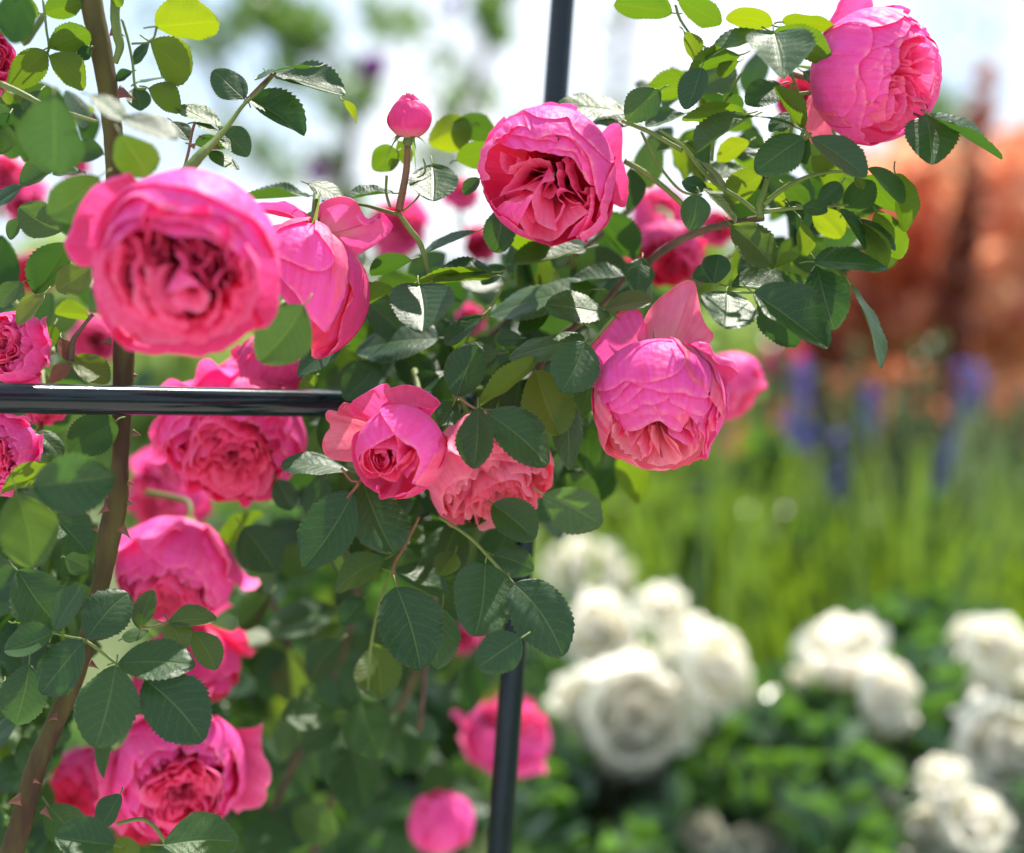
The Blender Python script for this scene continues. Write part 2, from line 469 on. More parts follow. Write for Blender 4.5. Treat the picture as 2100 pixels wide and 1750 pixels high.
def shell_rim(phi, hw, rr, rz, g, nu=18, wave=0.03, fwave=2.0, notch=0.05, drop=0.5, pw=2.6, tilt=0.03):
    u = np.linspace(-1, 1, nu)
    th = phi + hw * u
    n1 = sines(g, 5, (0.5 * fwave, 1.5 * fwave), (0, 0.1))(u, 0 * u)
    n2 = sines(g, 5, (0.5 * fwave, 2.0 * fwave), (0, 0.1))(u, 0 * u)
    r = rr + wave * n1 + tilt * u
    z = rz + wave * 0.8 * n2 - drop * np.abs(u) ** pw - notch * np.exp(-(u / 0.18) ** 2)
    return np.column_stack([r * np.cos(th), r * np.sin(th), z])

def bez_petal(Q, g, c2r, c2z, c1r=0.75, c1z=-0.95, base=-0.8, nv=14, ruffle=0.02, curl=0.02, narrow=0.45):
    """shell petal round +Z: rim Q, profile bulging through (c2r,c2z) relative control; narrows to its claw"""
    nu = len(Q)
    u = np.linspace(-1, 1, nu); v = np.linspace(0.03, 1, nv)
    UU, VV = np.meshgrid(u, v)
    th = np.unwrap(np.arctan2(Q[:, 1], Q[:, 0])); tm = th[nu // 2]
    rq = np.hypot(Q[:, 0], Q[:, 1])
    gw = narrow + (1 - narrow) * np.clip(v / 0.55, 0, 1) ** 0.8
    TH = tm + (th[None, :] - tm) * gw[:, None]
    t = v[:, None]
    r = 0.06 * (1 - t) ** 3 + 3 * c1r * (1 - t) ** 2 * t + 3 * c2r * (1 - t) * t ** 2 + rq[None] * t ** 3
    z = base * (1 - t) ** 3 + 3 * c1z * (1 - t) ** 2 * t + 3 * (c2z + 0.25 * (Q[:, 2] - Q[:, 2].max())[None]) * (1 - t) * t ** 2 + Q[:, 2][None] * t ** 3
    nz = sines(g, 6, (0.5, 3.0), (0.3, 1.5))(UU, VV); nz2 = sines(g, 5, (4, 8), (0.3, 2))(UU, VV)
    r = r + ruffle * VV ** 1.5 * nz + 0.3 * ruffle * VV ** 3 * nz2
    r = r + curl * np.clip((VV - 0.85) / 0.15, 0, 1) ** 2
    return np.stack([r * np.cos(TH), r * np.sin(TH), z], -1)

def core_petals(g, axis, z0, rmax, n, nu=14, nv=10):
    """small crumpled petals closing the heart of a rose, in view coordinates"""
    x, y, a = basis_from_axis(axis); A = np.stack([x, y, a], 1); out = []
    for i in range(n):
        ph = i * 2.4 + g.uniform(-.2, .2); rr = rmax * math.sqrt((i + 0.6) / n)
        c = np.linspace(-1, 1, nu)
        th = ph + c * g.uniform(0.9, 1.5)
        r = rr * (1 + 0.2 * sines(g, 4, (0.6, 2.5), (0, .1))(c, 0 * c))
        z = z0 - 0.18 * (rmax - rr) / rmax - 0.10 * c ** 2 + 0.03 * sines(g, 4, (0.6, 2.5), (0, .1))(c, 0 * c)
        Q = np.column_stack([r * np.cos(th), r * np.sin(th), z]) @ A.T
        out.append((petal_from_rim(Q, axis, 'B', g, 0.1, nv, 0.015, 0.01), M_PETAL_INNER))
    return out

def full_rose(seed, open_=0.75, flat=0.0, quarters=5, nfold=4, nv=14, nu=18, guards=3, lod=1.0, layers=4):
    """list of petal grids, axis +Z, unit radius: cabbage rose with quartered centre"""
    g = np.random.default_rng(seed); out = []
    nu = int(nu * lod); nv = int(nv * lod)
    for i in range(guards):                                    # guard petals standing off the ball
        ph = g.uniform(0, 6.28) if guards < 3 else i * 6.283 / guards + g.uniform(-.5, .5)
        Q = shell_rim(ph, 0.62, g.uniform(1.0, 1.22), g.uniform(0.0, 0.35), g, nu, 0.05, 2, 0.08, 0.45)
        out.append(bez_petal(Q, g, 1.02, 0.0, nv=nv, ruffle=0.03, curl=0.07))
    for lay, (n, hw, rr, rz, c2r, c2z, wv) in enumerate([
            (5, 0.92, open_ + 0.10, 0.42, 1.22, 0.05, 0.035), (5, 0.86, open_ + 0.01, 0.47, 1.12, 0.10, 0.04),
            (6, 0.74, open_ - 0.08, 0.47, 1.00, 0.14, 0.045), (6, 0.62, open_ - 0.17, 0.45, 0.86, 0.15, 0.05)][:layers]):
        off = g.uniform(0, 6.28)
        for i in range(n):
            ph = off + i * 6.283 / n + g.uniform(-.15, .15)
            Q = shell_rim(ph, hw * g.uniform(0.9, 1.1), rr + g.uniform(-.03, .03), rz - flat * lay * 0.03 + g.uniform(-.05, .05), g, nu, wv, 2.0 + lay * 0.6, 0.05, 0.42)
            out.append(bez_petal(Q, g, c2r + g.uniform(-.04, .04), c2z, nv=nv, ruffle=0.02 + 0.006 * lay))
    off = g.uniform(0, 6.28)
    for q in range(quarters):                                  # folded petals packed into quarters
        ph = off + q * 6.283 / quarters + g.uniform(-.2, .2)
        cx, cy = 0.27 * open_ / 0.75 * math.cos(ph), 0.27 * open_ / 0.75 * math.sin(ph)
        for j in range(nfold):
            s = (0.05 + 0.098 * j) * open_ / 0.75
            arc = np.linspace(-1, 1, nu) * g.uniform(1.7, 2.3)
            th = ph + arc + g.uniform(-.25, .25)
            nn = sines(g, 5, (0.6, 2.2), (0, 0.1))(arc / 2, 0 * arc)
            mm = sines(g, 5, (0.6, 2.5), (0, 0.1))(arc / 2, 0 * arc)
            rr_ = s * (1 + 0.17 * nn)
            x = cx + rr_ * np.cos(th); y = cy + rr_ * np.sin(th)
            z = 0.60 - flat * 0.06 + 0.04 * mm - 0.13 * np.abs(arc / 2) ** 2 + g.uniform(-.05, .04)
            Q = np.column_stack([x, y, z])
            out.append((petal_from_rim(Q, (0, 0, 1), 'B', g, g.uniform(.1, .7) * (1 if math.sin(ph) > 0 else -0.5), nv, 0.012, 0.015, drop=0.2), M_PETAL_INNER))
    out += core_petals(g, (0, 0, 1), 0.52, 0.25, 12, nu, nv)
    return out

def bud_rose(seed, nv=16, nu=26, tight=1.0):
    """half open bud: wrapped spiral cone"""
    g = np.random.default_rng(seed); out = []
    ph = g.uniform(0, 6.28)
    rs = [0.62, 0.56, 0.48, 0.40, 0.33, 0.27, 0.21, 0.15, 0.10, 0.06]
    for i, rr in enumerate(rs):
        ph += 2.4
        Q = shell_rim(ph, 1.25 if i < 4 else 1.9, rr * tight, 0.42 + 0.035 * i * (1 if i < 6 else 0.6), g, nu, 0.02, 1.6, 0.03, 0.42 if i < 4 else 0.15, tilt=0.05)
        out.append(bez_petal(Q, g, 1.10 - 0.095 * i, 0.1, 0.7 - 0.05 * i, -0.9, nv=nv, ruffle=0.015))
    return out

def sepal_grid(g, length=0.6, w=0.10, droop=0.6):
    t = np.linspace(0, 1, 10); u = np.linspace(-1, 1, 5)
    T, U = np.meshgrid(t, u, indexing='ij')
    ww = w * (1 - T) ** 0.8 * (0.55 + 0.9 * np.exp(-((T - 0.2) / 0.25) ** 2))
    X = 0.12 + length * (T * 0.8) ; Y = U * ww; Z = -0.80 + 0.28 * T - droop * T ** 2 + 0.1 * np.abs(U) * ww * 4
    return np.stack([X, Y, Z], -1)

def calyx_mesh():
    zs = np.array([-1.12, -1.08, -1.0, -0.9, -0.8, -0.74]); rs = np.array([0.05, 0.10, 0.155, 0.165, 0.13, 0.09])
    th = np.linspace(0, 2 * np.pi, 14, endpoint=False)
    P = np.stack([np.outer(rs, np.cos(th)), np.outer(rs, np.sin(th)), np.repeat(zs[:, None], 14, 1)], -1)
    return grid_mesh("calyx", P, None, M_SEPAL, closed_u=True)
CALYX = calyx_mesh()
SEPALS = [grid_mesh("sepal", sepal_grid(RNG, 0.5 + 0.08 * i, 0.10, 0.2 + 0.3 * i), None, M_SEPAL) for i in range(3)]
SEPALS_LONG = [grid_mesh("sepal", sepal_grid(RNG, 0.9 + 0.15 * i, 0.13, 0.7 + 0.5 * i), None, M_SEPAL) for i in range(3)]

ROSE_SPOTS = []
def place_rose(name, label, group, center, R, axis, petals, mat=None, spin=0.0, view=False, stem_to=None, sepals=5, cat="rose", stem_mat=None, stem_r=0.0019, meshes=None):
    """center: world point; R metres; axis in view coordinates (x right, y up, z toward the lens)"""
    mat = mat or M_PETAL
    _v = np.asarray(center) - CAM; _d = float(_v @ FWD)
    ROSE_SPOTS.append((1050 + float(_v @ RIGHT) / px(_d), 875 - float(_v @ UP) / px(_d), R / px(_d), _d))
    root = empty(name, center)
    tag(root, label, cat, group)
    x, y, a = basis_from_axis(axis)
    A = np.stack([x, y, a], 1)                                  # axis frame -> view frame
    A = A @ np.array([[math.cos(spin), -math.sin(spin), 0], [math.sin(spin), math.cos(spin), 0], [0, 0, 1]])
    Rot = VIEW if view else VIEW @ A
    M = Matrix([[float(c) for c in r] for r in Rot]).to_4x4()
    M.translation = Vector([float(c) for c in center])
    root.matrix_world = M @ Matrix.Scale(R, 4)
    ms = []
    for i, P in enumerate(petals if meshes is None else meshes):
        if meshes is None:
            pm = mat
            if isinstance(P, tuple):
                pm = P[1] or mat; P = P[0]
                if pm is M_PETAL_INNER and mat is not M_PETAL: pm = mat
            me = mesh_petal(P, pm)
        else:
            me = P
        ms.append(me)
        link("petal", me, root)
    cal_rot = Matrix([[float(c) for c in r] for r in A]).to_4x4() if view else Matrix.Identity(4)
    c = link("calyx", CALYX, root); c.matrix_local = cal_rot
    for k in range(sepals):
        s = link("sepal", (SEPALS_LONG if name == 'rose_bud' else SEPALS)[k % 3], root)
        s.matrix_local = cal_rot @ Matrix.Rotation(k * 2 * math.pi / max(sepals, 1) + 0.4, 4, 'Z')
    if stem_to is not None:
        a_w = VIEW @ a
        b = np.asarray(center) - a_w * R * 1.08
        e = np.asarray(stem_to)
        mid = b - a_w * np.linalg.norm(e - b) * 0.35
        path = catmull([b, mid * 0.75 + (b + e) / 2 * 0.25, (mid + e) / 2, e], 14)
        inv = root.matrix_world.inverted()
        Pl = np.array([list(inv @ Vector([float(q) for q in p])) for p in path])
        me = tube_mesh("stem", Pl, np.linspace(stem_r * 0.95, stem_r * 1.15, len(path)) / R, 8, stem_mat or M_STEM, 0.05)
        link("stem", me, root)
    return root, ms
# ------------------------------------------------------------------ the roses
G1 = np.random.default_rng(11)
ROSE = "pink roses on the climbing rose"

def crop(x0, y0, k):
    """design pixel of a point in an enlarged view: origin (x0,y0) and k enlarged pixels per design pixel"""
    return lambda x, y: (x0 + x / k, y0 + y / k)

# --- open globular rose at the top centre
S = 'S'; B = 'B'
spec_top = [
 (S, 0.99, 1, .010, [(330,300),(400,262),(480,262),(600,195),(800,135),(1040,125),(1150,160)]),
 (B, (-.05,), .2, .02, [(1440,410),(1500,350),(1590,342),(1625,450),(1650,700),(1697,1000),(1680,1180),(1620,1248),(1540,1180)]),
 (S, 1.00, 1, .006, [(560,250),(640,325),(720,375),(850,392),(960,375),(1035,360),(1080,490),(1160,580),(1250,650),(1400,775),(1490,815),(1540,790),(1560,700)]),
 (S, 0.985, 1, .010, [(700,640),(800,600),(930,582),(1040,590),(1100,640),(1170,720),(1240,830),(1275,950),(1290,1070),(1380,1240),(1440,1030),(1500,850)]),
 (S, 0.97, 1, .010, [(420,480),(560,460),(640,530),(720,580),(820,602),(930,580),(1040,560),(1060,430)]),
 (S, 0.955, 1, .014, [(425,535),(490,560),(580,590),(700,640),(830,640),(905,660),(900,610),(960,585),(1030,620),(1100,680),(1150,760),(1240,850),(1270,960),(1285,1060)]),
 (S, 0.93, 1, .014, [(550,620),(620,705),(700,745),(790,765),(850,740),(980,745),(1080,765),(1130,860),(1180,990),(1260,1075)]),
 (S, 0.90, 1, .016, [(360,660),(470,690),(550,715),(640,765),(760,775),(900,790),(1010,800),(1100,850),(1150,950),(1180,1020),(1250,1080)]),
 (S, 1.00, .0, .010, [(350,270),(280,340),(200,440),(140,590),(105,750),(95,930),(140,1110),(180,1190)]),
 (S, 0.975, 1, .012, [(150,620),(190,600),(260,590),(330,560),(400,520),(440,440),(400,410)]),
 (S, 0.99, .0, .010, [(80,880),(90,1000),(140,1120),(180,1230),(270,1330),(360,1420),(480,1495)]),
 (S, 0.97, .0, .012, [(200,1190),(270,1290),(330,1260),(400,1240),(520,1265),(600,1212),(670,1190)]),
 (S, 1.01, .0, .010, [(330,1380),(480,1495),(600,1560),(700,1620),(790,1650),(860,1690),(940,1660),(1060,1560),(1220,1380)]),
 (S, 0.99, .0, .010, [(860,1690),(980,1650),(1100,1600),(1180,1610),(1250,1635),(1260,1590),(1400,1520),(1500,1380),(1545,1200)]),
 (S, 1.005, 1, .006, [(1535,800),(1490,900),(1440,1020),(1400,1150),(1378,1240),(1340,1400),(1300,1500),(1110,1605)]),
 (S, 0.98, .3, .008, [(1560,1000),(1555,1150),(1500,1300),(1380,1470),(1200,1570),(960,1650)]),
 (B, (.42,), .6, .012, [(180,1000),(150,900),(170,750),(240,640),(330,590),(420,545)]),
 (B, (.40,), -.3, .012, [(310,1170),(350,1100),(420,1010),(500,890),(600,815),(700,775),(850,800)]),
 (B, (.36,), -.3, .014, [(330,1165),(430,1110),(540,1070),(620,1020),(700,965),(790,940),(860,960)]),
 (B, (.44,), -.2, .014, [(300,690),(305,790),(330,880),(400,940),(470,860),(500,760)]),
 (B, (.46,), -.4, .012, [(380,940),(420,880),(490,830),(560,800),(640,770)]),
 (B, (.48,), -.5, .014, [(300,1175),(380,1140),(450,1120),(540,1110),(620,1112),(680,1140),(665,1190)]),
 (B, (.50,), -.4, .016, [(285,1300),(350,1255),(430,1235),(520,1270),(590,1215),(670,1190),(660,1150)]),
 (B, (.52,.12), -.7, .008, [(880,990),(760,1035),(680,1120),(652,1220),(655,1330),(700,1470),(800,1525),(920,1552)]),
 (B, (.50,.06), .3, .010, [(920,1552),(893,1470),(930,1380),(968,1300),(970,1235),(915,1190),(912,1140),(960,1090),(1060,1130)]),
 (B, (.36,), -.3, .010, [(870,1000),(790,1090),(770,1160),(850,1185),(920,1090)]),
 (B, (.40,), .3, .010, [(890,820),(905,920),(960,1040),(1040,1110),(1080,1125)]),
 (B, (.44,), .4, .012, [(905,880),(905,980),(930,1080),(990,1170),(1090,1235),(1165,1245)]),
 (B, (.47,), .4, .012, [(960,800),(985,900),(1040,1010),(1090,1110),(1180,1215),(1215,1250),(1245,1180),(1255,1080)]),
 (B, (.38,), .5, .012, [(1000,810),(1000,900),(1060,1010),(1140,1110),(1240,1070)]),
 (B, (.42,), .3, .016, [(1060,1300),(1110,1270),(1190,1290),(1230,1230),(1250,1330),(1200,1360)]),
 (B, (.40,), -.2, .012, [(560,1270),(575,1360),(640,1430),(680,1440)]),
 (B, (.52,), -.5, .010, [(435,1245),(440,1340),(490,1450),(590,1560),(720,1630),(880,1620),(1060,1500),(1240,1350)]),
 (B, (.54,), .4, .010, [(1250,1075),(1270,1200),(1260,1320),(1210,1450),(1130,1570),(1100,1560)]),
 (B, (.50,), .6, .010, [(1290,1080),(1340,1180),(1375,1250),(1370,1380),(1280,1500),(1150,1600)]),
 (B, (.25,), -.2, .014, [(600,820),(680,880),(780,900),(860,880),(870,830)]),
 (B, (.22,), .1, .014, [(820,1000),(870,960),(910,1000),(900,1060)]),
]
g = np.random.default_rng(21)
P = traced_petals(spec_top, (830, 885), 745, (-.05, -.12, 1), g, nv=18)
P += core_petals(g, (-.05, -.12, 1), 0.12, 0.45, 12)
kx = 5.405
c = at((1110 + 830 / 4.73) / 1.142857, (220 + 885 / 4.73) / 1.142857, 0.985)
R = 745 / kx * px(0.985)
place_rose("rose", "fully open pink rose with a hollow quartered centre, in front of the upright tube", ROSE, c, R, (-.05, -.12, 1), P, view=True, stem_to=at(1180, 560, 1.08))

# --- big rose with two upright guard petals, right of centre
spec_right = [
 (B, (-.50,), 0, .010, [(560,620),(495,560),(540,400),(640,255),(800,120),(960,38),(1020,130),(1040,300),(1080,440),(1165,545),(1060,640),(960,690)], M_PETAL_SALMON),
 (B, (-.35,), .3, .014, [(90,1000),(55,850),(75,700),(160,600),(230,470),(330,370),(440,322),(520,380),(535,470),(500,600)]),
 (B, (-.05,), .3, .03, [(960,680),(1050,690),(1130,755),(1200,800),(1275,820),(1318,885),(1260,960),(1240,1030),(1275,1065),(1225,1140),(1200,1260)]),
 (S, 1.0, 1, .004, [(75,960),(85,1010),(150,1045),(240,1025),(320,960),(380,968),(480,990),(640,950),(770,890),(830,810),(832,730),(780,640)]),
 (S, 0.985, 1, .006, [(380,970),(470,1020),(620,1060),(780,1062),(870,1098),(960,1102),(1030,1098),(1000,1050),(900,960),(850,890),(820,840),(835,760)]),
 (S, 0.975, 1, .006, [(820,850),(860,930),(950,1030),(1030,1100),(1120,1210),(1170,1285),(1182,1200),(1160,1090),(1100,930),(1040,800),(960,690)]),
 (S, 0.99, 1, .006, [(950,680),(1050,800),(1110,930),(1160,1050),(1190,1150),(1220,1230),(1232,1160),(1210,1000)]),
 (S, 0.965, 1, .008, [(75,1020),(90,1120),(180,1150),(250,1110),(320,1040),(380,975)]),
 (S, 0.955, 1, .010, [(190,1150),(185,1215),(250,1205),(320,1160),(400,1100),(470,1030)]),
 (S, 0.945, 1, .010, [(235,1220),(300,1240),(380,1225),(470,1162),(560,1168),(640,1140),(690,1095),(670,1060)]),
 (S, 0.935, 1, .010, [(670,1065),(710,1150),(800,1200),(880,1240),(970,1255),(1025,1200),(1032,1110)]),
 (S, 0.925, 1, .010, [(345,1240),(430,1260),(530,1250),(600,1225),(560,1180)]),
 (S, 0.92, 1, .012, [(540,1170),(610,1235),(740,1258),(830,1235),(900,1305),(980,1360),(1003,1320),(960,1255)]),
 (S, 0.905, 1, .012, [(310,1340),(340,1380),(440,1375),(530,1320),(610,1300),(640,1320),(720,1380),(800,1390),(790,1340),(700,1260),(560,1245)]),
 (S, 0.97, 1, .012, [(80,1100),(100,1280),(150,1340),(200,1420),(240,1250)]),
 (S, 0.95, 1, .014, [(1020,1260),(1060,1370),(1100,1380),(1160,1330),(1220,1240)]),
 (S, 0.97, .0, .012, [(215,1260),(200,1400),(200,1535),(215,1580),(320,1625),(400,1620),(480,1600)], M_PETAL_SALMON),
 (S, 0.985, .0, .012, [(400,1615),(470,1680),(560,1697),(690,1690),(780,1702),(900,1660),(1000,1605)], M_PETAL_SALMON),
 (S, 0.97, .0, .012, [(900,1620),(985,1610),(1045,1622),(1050,1540),(1100,1420),(1090,1330)]),
 (B, (.62,), -.3, .014, [(225,1330),(240,1440),(320,1540),(420,1600),(490,1625),(480,1560)], M_PETAL_SALMON),
 (B, (.66,), .0, .012, [(340,1390),(350,1440),(385,1510),(420,1470),(470,1400),(510,1340)], M_PETAL_SALMON),
 (B, (.64,), -.2, .012, [(440,1480),(480,1560),(530,1597),(550,1500),(530,1330)], M_PETAL_SALMON),
 (B, (.70,.05), -.5, .010, [(545,1330),(545,1400),(570,1500),(630,1600),(720,1652),(810,1612),(760,1540),(680,1430),(620,1340)], M_PETAL_SALMON),
 (B, (.68,.05), -.3, .010, [(630,1350),(660,1430),(730,1530),(830,1608),(890,1570),(870,1480),(760,1390),(680,1340)], M_PETAL_SALMON),
 (B, (.74,), .2, .010, [(675,1350),(690,1410),(770,1475),(890,1505),(905,1450),(860,1380),(800,1340)]),
 (B, (.72,), .3, .010, [(880,1320),(910,1390),(920,1480),(945,1450),(930,1350)]),
 (B, (.70,), .3, .012, [(950,1360),(985,1450),(990,1560),(1010,1580),(1020,1450),(1010,1370)]),
 (B, (.66,), .3, .012, [(1020,1280),(1040,1350),(1085,1375),(1105,1300),(1080,1250)]),
 (B, (.60,), -.3, .012, [(520,1650),(640,1665),(780,1640),(900,1580),(960,1500)], M_PETAL_SALMON),
 (B, (.60,), 0, .014, [(260,1250),(300,1350),(290,1420),(330,1420)], M_PETAL_DEEP),
]
g = np.random.default_rng(22)
P = traced_petals(spec_right, (645, 1140), 592, (0.02, -.72, .70), g, nv=18, lift=.05)
P += core_petals(g, (0.02, -.72, .70), 0.55, 0.4, 12)
c = at((1370 + 645 / 3.723) / 1.142857, (640 + 1140 / 3.723) / 1.142857, 0.975)
R = 592 / 4.255 * px(0.975)
place_rose("rose", "nodding pink rose with a pale pointed petal standing up behind its ball", ROSE, c, R, (0.02, -.72, .70), P, view=True, stem_to=at(1330, 560, 1.06))

# --- rose in the top right corner, turned to the right
spec_corner = [
 (B, (-.30,), .2, .016, [(420,520),(335,560),(350,380),(430,220),(520,50),(570,-60),(700,-120),(850,-80),(885,30),(860,80),(800,160),(720,260),(620,350)]),
 (B, (-.40,), .2, .008, [(210,1060),(130,1200),(120,1320),(150,1460),(210,1600),(320,1640),(430,1600),(520,1520)], M_PETAL_SALMON),
 (S, 1.0, 1, .006, [(350,420),(450,390),(560,395),(630,430),(672,520),(678,680),(640,790),(560,860),(520,930),(535,1060),(500,1130),(515,1260),(490,1360),(400,1430),(330,1380)]),
 (S, 0.99, 1, .008, [(560,400),(640,470),(720,487),(850,450),(980,400),(1080,330),(1090,260),(1120,180),(1060,90)]),
 (S, 0.97, .5, .010, [(800,170),(950,100),(1080,80),(1200,110),(1252,160),(1215,210),(1120,190)]),
 (S, 0.95, 1, .010, [(678,600),(680,740),(760,730),(870,700),(960,620),(1060,580),(1110,520),(1146,440),(1140,370),(1080,320)]),
 (S, 0.965, .8, .012, [(1100,290),(1180,330),(1270,310),(1290,270),(1230,210),(1130,180)]),
 (S, 0.95, .8, .012, [(1140,400),(1240,410),(1330,425),(1390,400),(1340,350),(1290,300)]),
 (S, 0.97, .0, .010, [(1290,300),(1390,320),(1460,400),(1500,500),(1525,600),(1505,690),(1470,760)]),
 (S, 0.965, .0, .012, [(1480,800),(1515,940),(1500,1030),(1440,1110),(1430,1220),(1400,1300)]),
 (S, 0.985, .0, .010, [(1430,1230),(1370,1350),(1260,1470),(1110,1560),(960,1660),(840,1692),(760,1680)]),
 (S, 0.97, 1, .008, [(530,1000),(545,1040),(590,1120),(625,1220),(640,1330),(630,1480),(600,1540),(500,1500),(410,1430)]),
 (S, 0.95, 1, .010, [(545,990),(600,1000),(700,960),(790,880),(840,770),(800,730)]),
 (S, 0.94, 1, .012, [(620,1200),(650,1290),(720,1300),(770,1180),(800,1040),(795,890)]),
 (S, 0.95, 1, .012, [(600,1545),(680,1550),(740,1520),(775,1440),(780,1330),(700,1310),(640,1320)]),
 (S, 0.97, .5, .012, [(610,1530),(700,1620),(790,1680),(860,1690)]),
 (S, 0.93, 1, .016, [(790,1070),(850,1020),(890,930),(900,800),(870,740)]),
 (S, 0.92, 1, .016, [(880,1020),(930,1010),(975,930),(990,800),(985,720),(940,700)]),
 (S, 0.92, 1, .020, [(730,1300),(800,1330),(860,1290),(880,1200),(892,1080),(860,1010)]),
 (S, 0.91, 1, .016, [(870,700),(960,750),(1010,720),(1080,640),(1180,560),(1290,540),(1390,600),(1420,560),(1400,470),(1300,430)]),
 (B, (.66,), .2, .014, [(1000,760),(1010,850),(1060,890),(1140,905),(1150,870),(1075,830),(1095,770),(1160,700),(1230,665)]),
 (B, (.70,.05), -.2, .008, [(1175,850),(1230,850),(1320,800),(1352,740),(1330,680),(1260,665),(1190,720)]),
 (B, (.60,), .0, .012, [(1060,830),(1090,790),(1150,740),(1160,830),(1180,880)]),
 (B, (.60,), .3, .012, [(1140,600),(1220,560),(1320,580),(1390,650),(1385,720),(1430,780),(1400,850)]),
 (B, (.56,), .3, .012, [(1180,580),(1270,570),(1340,610)]),
 (B, (.68,), .2, .014, [(1060,930),(1120,925),(1200,960),(1290,1000),(1380,985),(1405,930),(1380,860)]),
 (B, (.62,), .0, .012, [(1095,980),(1160,1010),(1240,1090),(1310,1190),(1400,1240),(1340,1140),(1270,1030)]),
 (B, (.60,), .0, .012, [(1040,1010),(1120,1050),(1190,1120),(1212,1220),(1180,1270)]),
 (B, (.57,), .0, .012, [(1110,1000),(1190,1060),(1250,1150),(1250,1240),(1210,1280)]),
 (B, (.66,), -.3, .012, [(1085,1190),(1150,1270),(1220,1300),(1300,1285),(1345,1275),(1290,1250)]),
 (B, (.64,), .2, .012, [(975,1230),(1000,1320),(970,1400),(1010,1420),(1060,1340),(1085,1250),(1070,1150),(1040,1050)]),
 (B, (.70,), .4, .014, [(870,1250),(850,1340),(855,1430),(885,1490),(930,1450),(950,1340),(950,1230)]),
 (B, (.68,), .1, .014, [(880,1490),(950,1525),(1010,1500),(1060,1430),(1092,1340),(1085,1200)]),
 (B, (.58,), -.4, .012, [(1000,1530),(1080,1530),(1150,1490),(1175,1400),(1170,1370)]),
 (B, (.64,), -.3, .012, [(790,1540),(870,1590),(950,1590),(1010,1560),(1080,1530)]),
 (B, (.70,), .3, .020, [(885,1110),(940,1140),(970,1090),(1000,1080),(960,1020),(930,1010)]),
 (B, (.70,), .3, .020, [(880,1220),(960,1200),(970,1130),(1060,1190),(1050,1080),(990,1000)]),
 (B, (.55,), -.4, .010, [(1400,900),(1450,1000),(1440,1100),(1400,1240)]),
 (B, (.55,), -.4, .012, [(1090,1330),(1200,1320),(1320,1355),(1360,1340)]),
 (B, (.50,), .0, .012, [(1180,900),(1260,880),(1320,900),(1300,950)], M_PETAL_DEEP),
]
g = np.random.default_rng(23)
P = traced_petals(spec_corner, (850, 890), 790, (.62, -.12, .77), g, nv=18, lift=.09)
P += core_petals(g, (.62, -.12, .77), 0.35, 0.4, 12)
c = at((1880 + 850 / 5.0) / 1.142857, (0 + 890 / 5.0) / 1.142857, 0.985)
R = 790 / 5.714 * px(0.985)
place_rose("rose", "pink rose facing right in the top right corner, one petal sticking up", ROSE, c, R, (.62, -.12, .77), P, view=True, stem_to=at(1620, 150, 1.03), stem_mat=M_STEM_RED)

# --- half open bud rose below the cross tube
spec_bud = [
 (B, (-.25,), .2, .012, [(640,330),(470,378),(400,378),(310,345),(278,300),(290,232),(420,150),(520,100),(590,78),(630,130),(690,100),(770,92),(870,115),(960,170),(1046,242),(1000,285),(940,302),(850,262)]),
 (B, (-.35,), .2, .02, [(480,390),(330,380),(200,352),(185,300),(210,245),(260,238),(200,300),(130,330),(70,292),(75,390),(120,430),(70,500),(48,610),(80,690),(170,722),(330,728),(400,650)], M_PETAL_SALMON),
 (S, 1.0, 1, .006, [(640,235),(575,245),(562,300),(610,390),(700,510),(780,590),(852,615),(880,670),(895,710),(870,800),(822,905),(860,890),(930,800),(1010,660)]),
 (S, 0.93, 1, .008, [(395,800),(388,720),(430,650),(520,605),(600,560),(690,505),(760,450)]),
 (S, 1.0, .2, .010, [(330,520),(315,620),(345,770),(430,925),(490,965),(545,975),(570,900)]),
 (S, 0.98, -.2, .014, [(540,915),(542,1030),(600,1036),(700,1005),(800,965),(890,905),(900,860)]),
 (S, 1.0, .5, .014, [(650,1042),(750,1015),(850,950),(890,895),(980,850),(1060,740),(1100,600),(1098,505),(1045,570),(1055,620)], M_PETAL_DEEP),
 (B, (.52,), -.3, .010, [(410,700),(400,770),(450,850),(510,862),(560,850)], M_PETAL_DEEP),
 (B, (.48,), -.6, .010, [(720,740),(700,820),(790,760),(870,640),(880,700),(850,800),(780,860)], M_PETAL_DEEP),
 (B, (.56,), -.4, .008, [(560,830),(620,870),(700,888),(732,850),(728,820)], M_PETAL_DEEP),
 (B, (.62,), .3, .010, [(470,640),(470,730),(520,805),(600,822),(640,818),(710,735),(790,660),(850,618)]),
 (B, (.64,), .5, .008, [(700,740),(700,660),(640,625),(560,618),(470,640),(430,700),(450,770),(520,815)]),
 (B, (.60,), .5, .008, [(690,500),(710,600),(690,700),(720,740),(760,680)]),
 (B, (.66,), .4, .008, [(500,640),(490,700),(530,780),(600,815),(660,770),(690,700),(670,655)]),
 (B, (.64,), .4, .006, [(535,690),(530,730),(570,775),(620,770),(650,720),(640,675),(590,655),(540,670)]),
 (B, (.60,), .4, .006, [(550,700),(560,740),(600,755),(635,720),(630,685),(590,675)]),
 (B, (.55,), .3, .006, [(570,700),(580,730),(610,730),(625,700),(600,688)]),
 (B, (.50,), .2, .006, [(580,705),(590,722),(608,718),(612,702)], M_PETAL_DEEP),
]
g = np.random.default_rng(24)
P = traced_petals(spec_bud, (710, 640), 402, (-.2, -.25, .95), g, nv=18, lift=.12)
P += core_petals(g, (-.2, -.25, .95), 0.3, 0.25, 12)
c = at((740 + 710 / 3.62) / 1.142857, (880 + 640 / 3.62) / 1.142857, 0.955)
R = 402 / 4.138 * px(0.955)
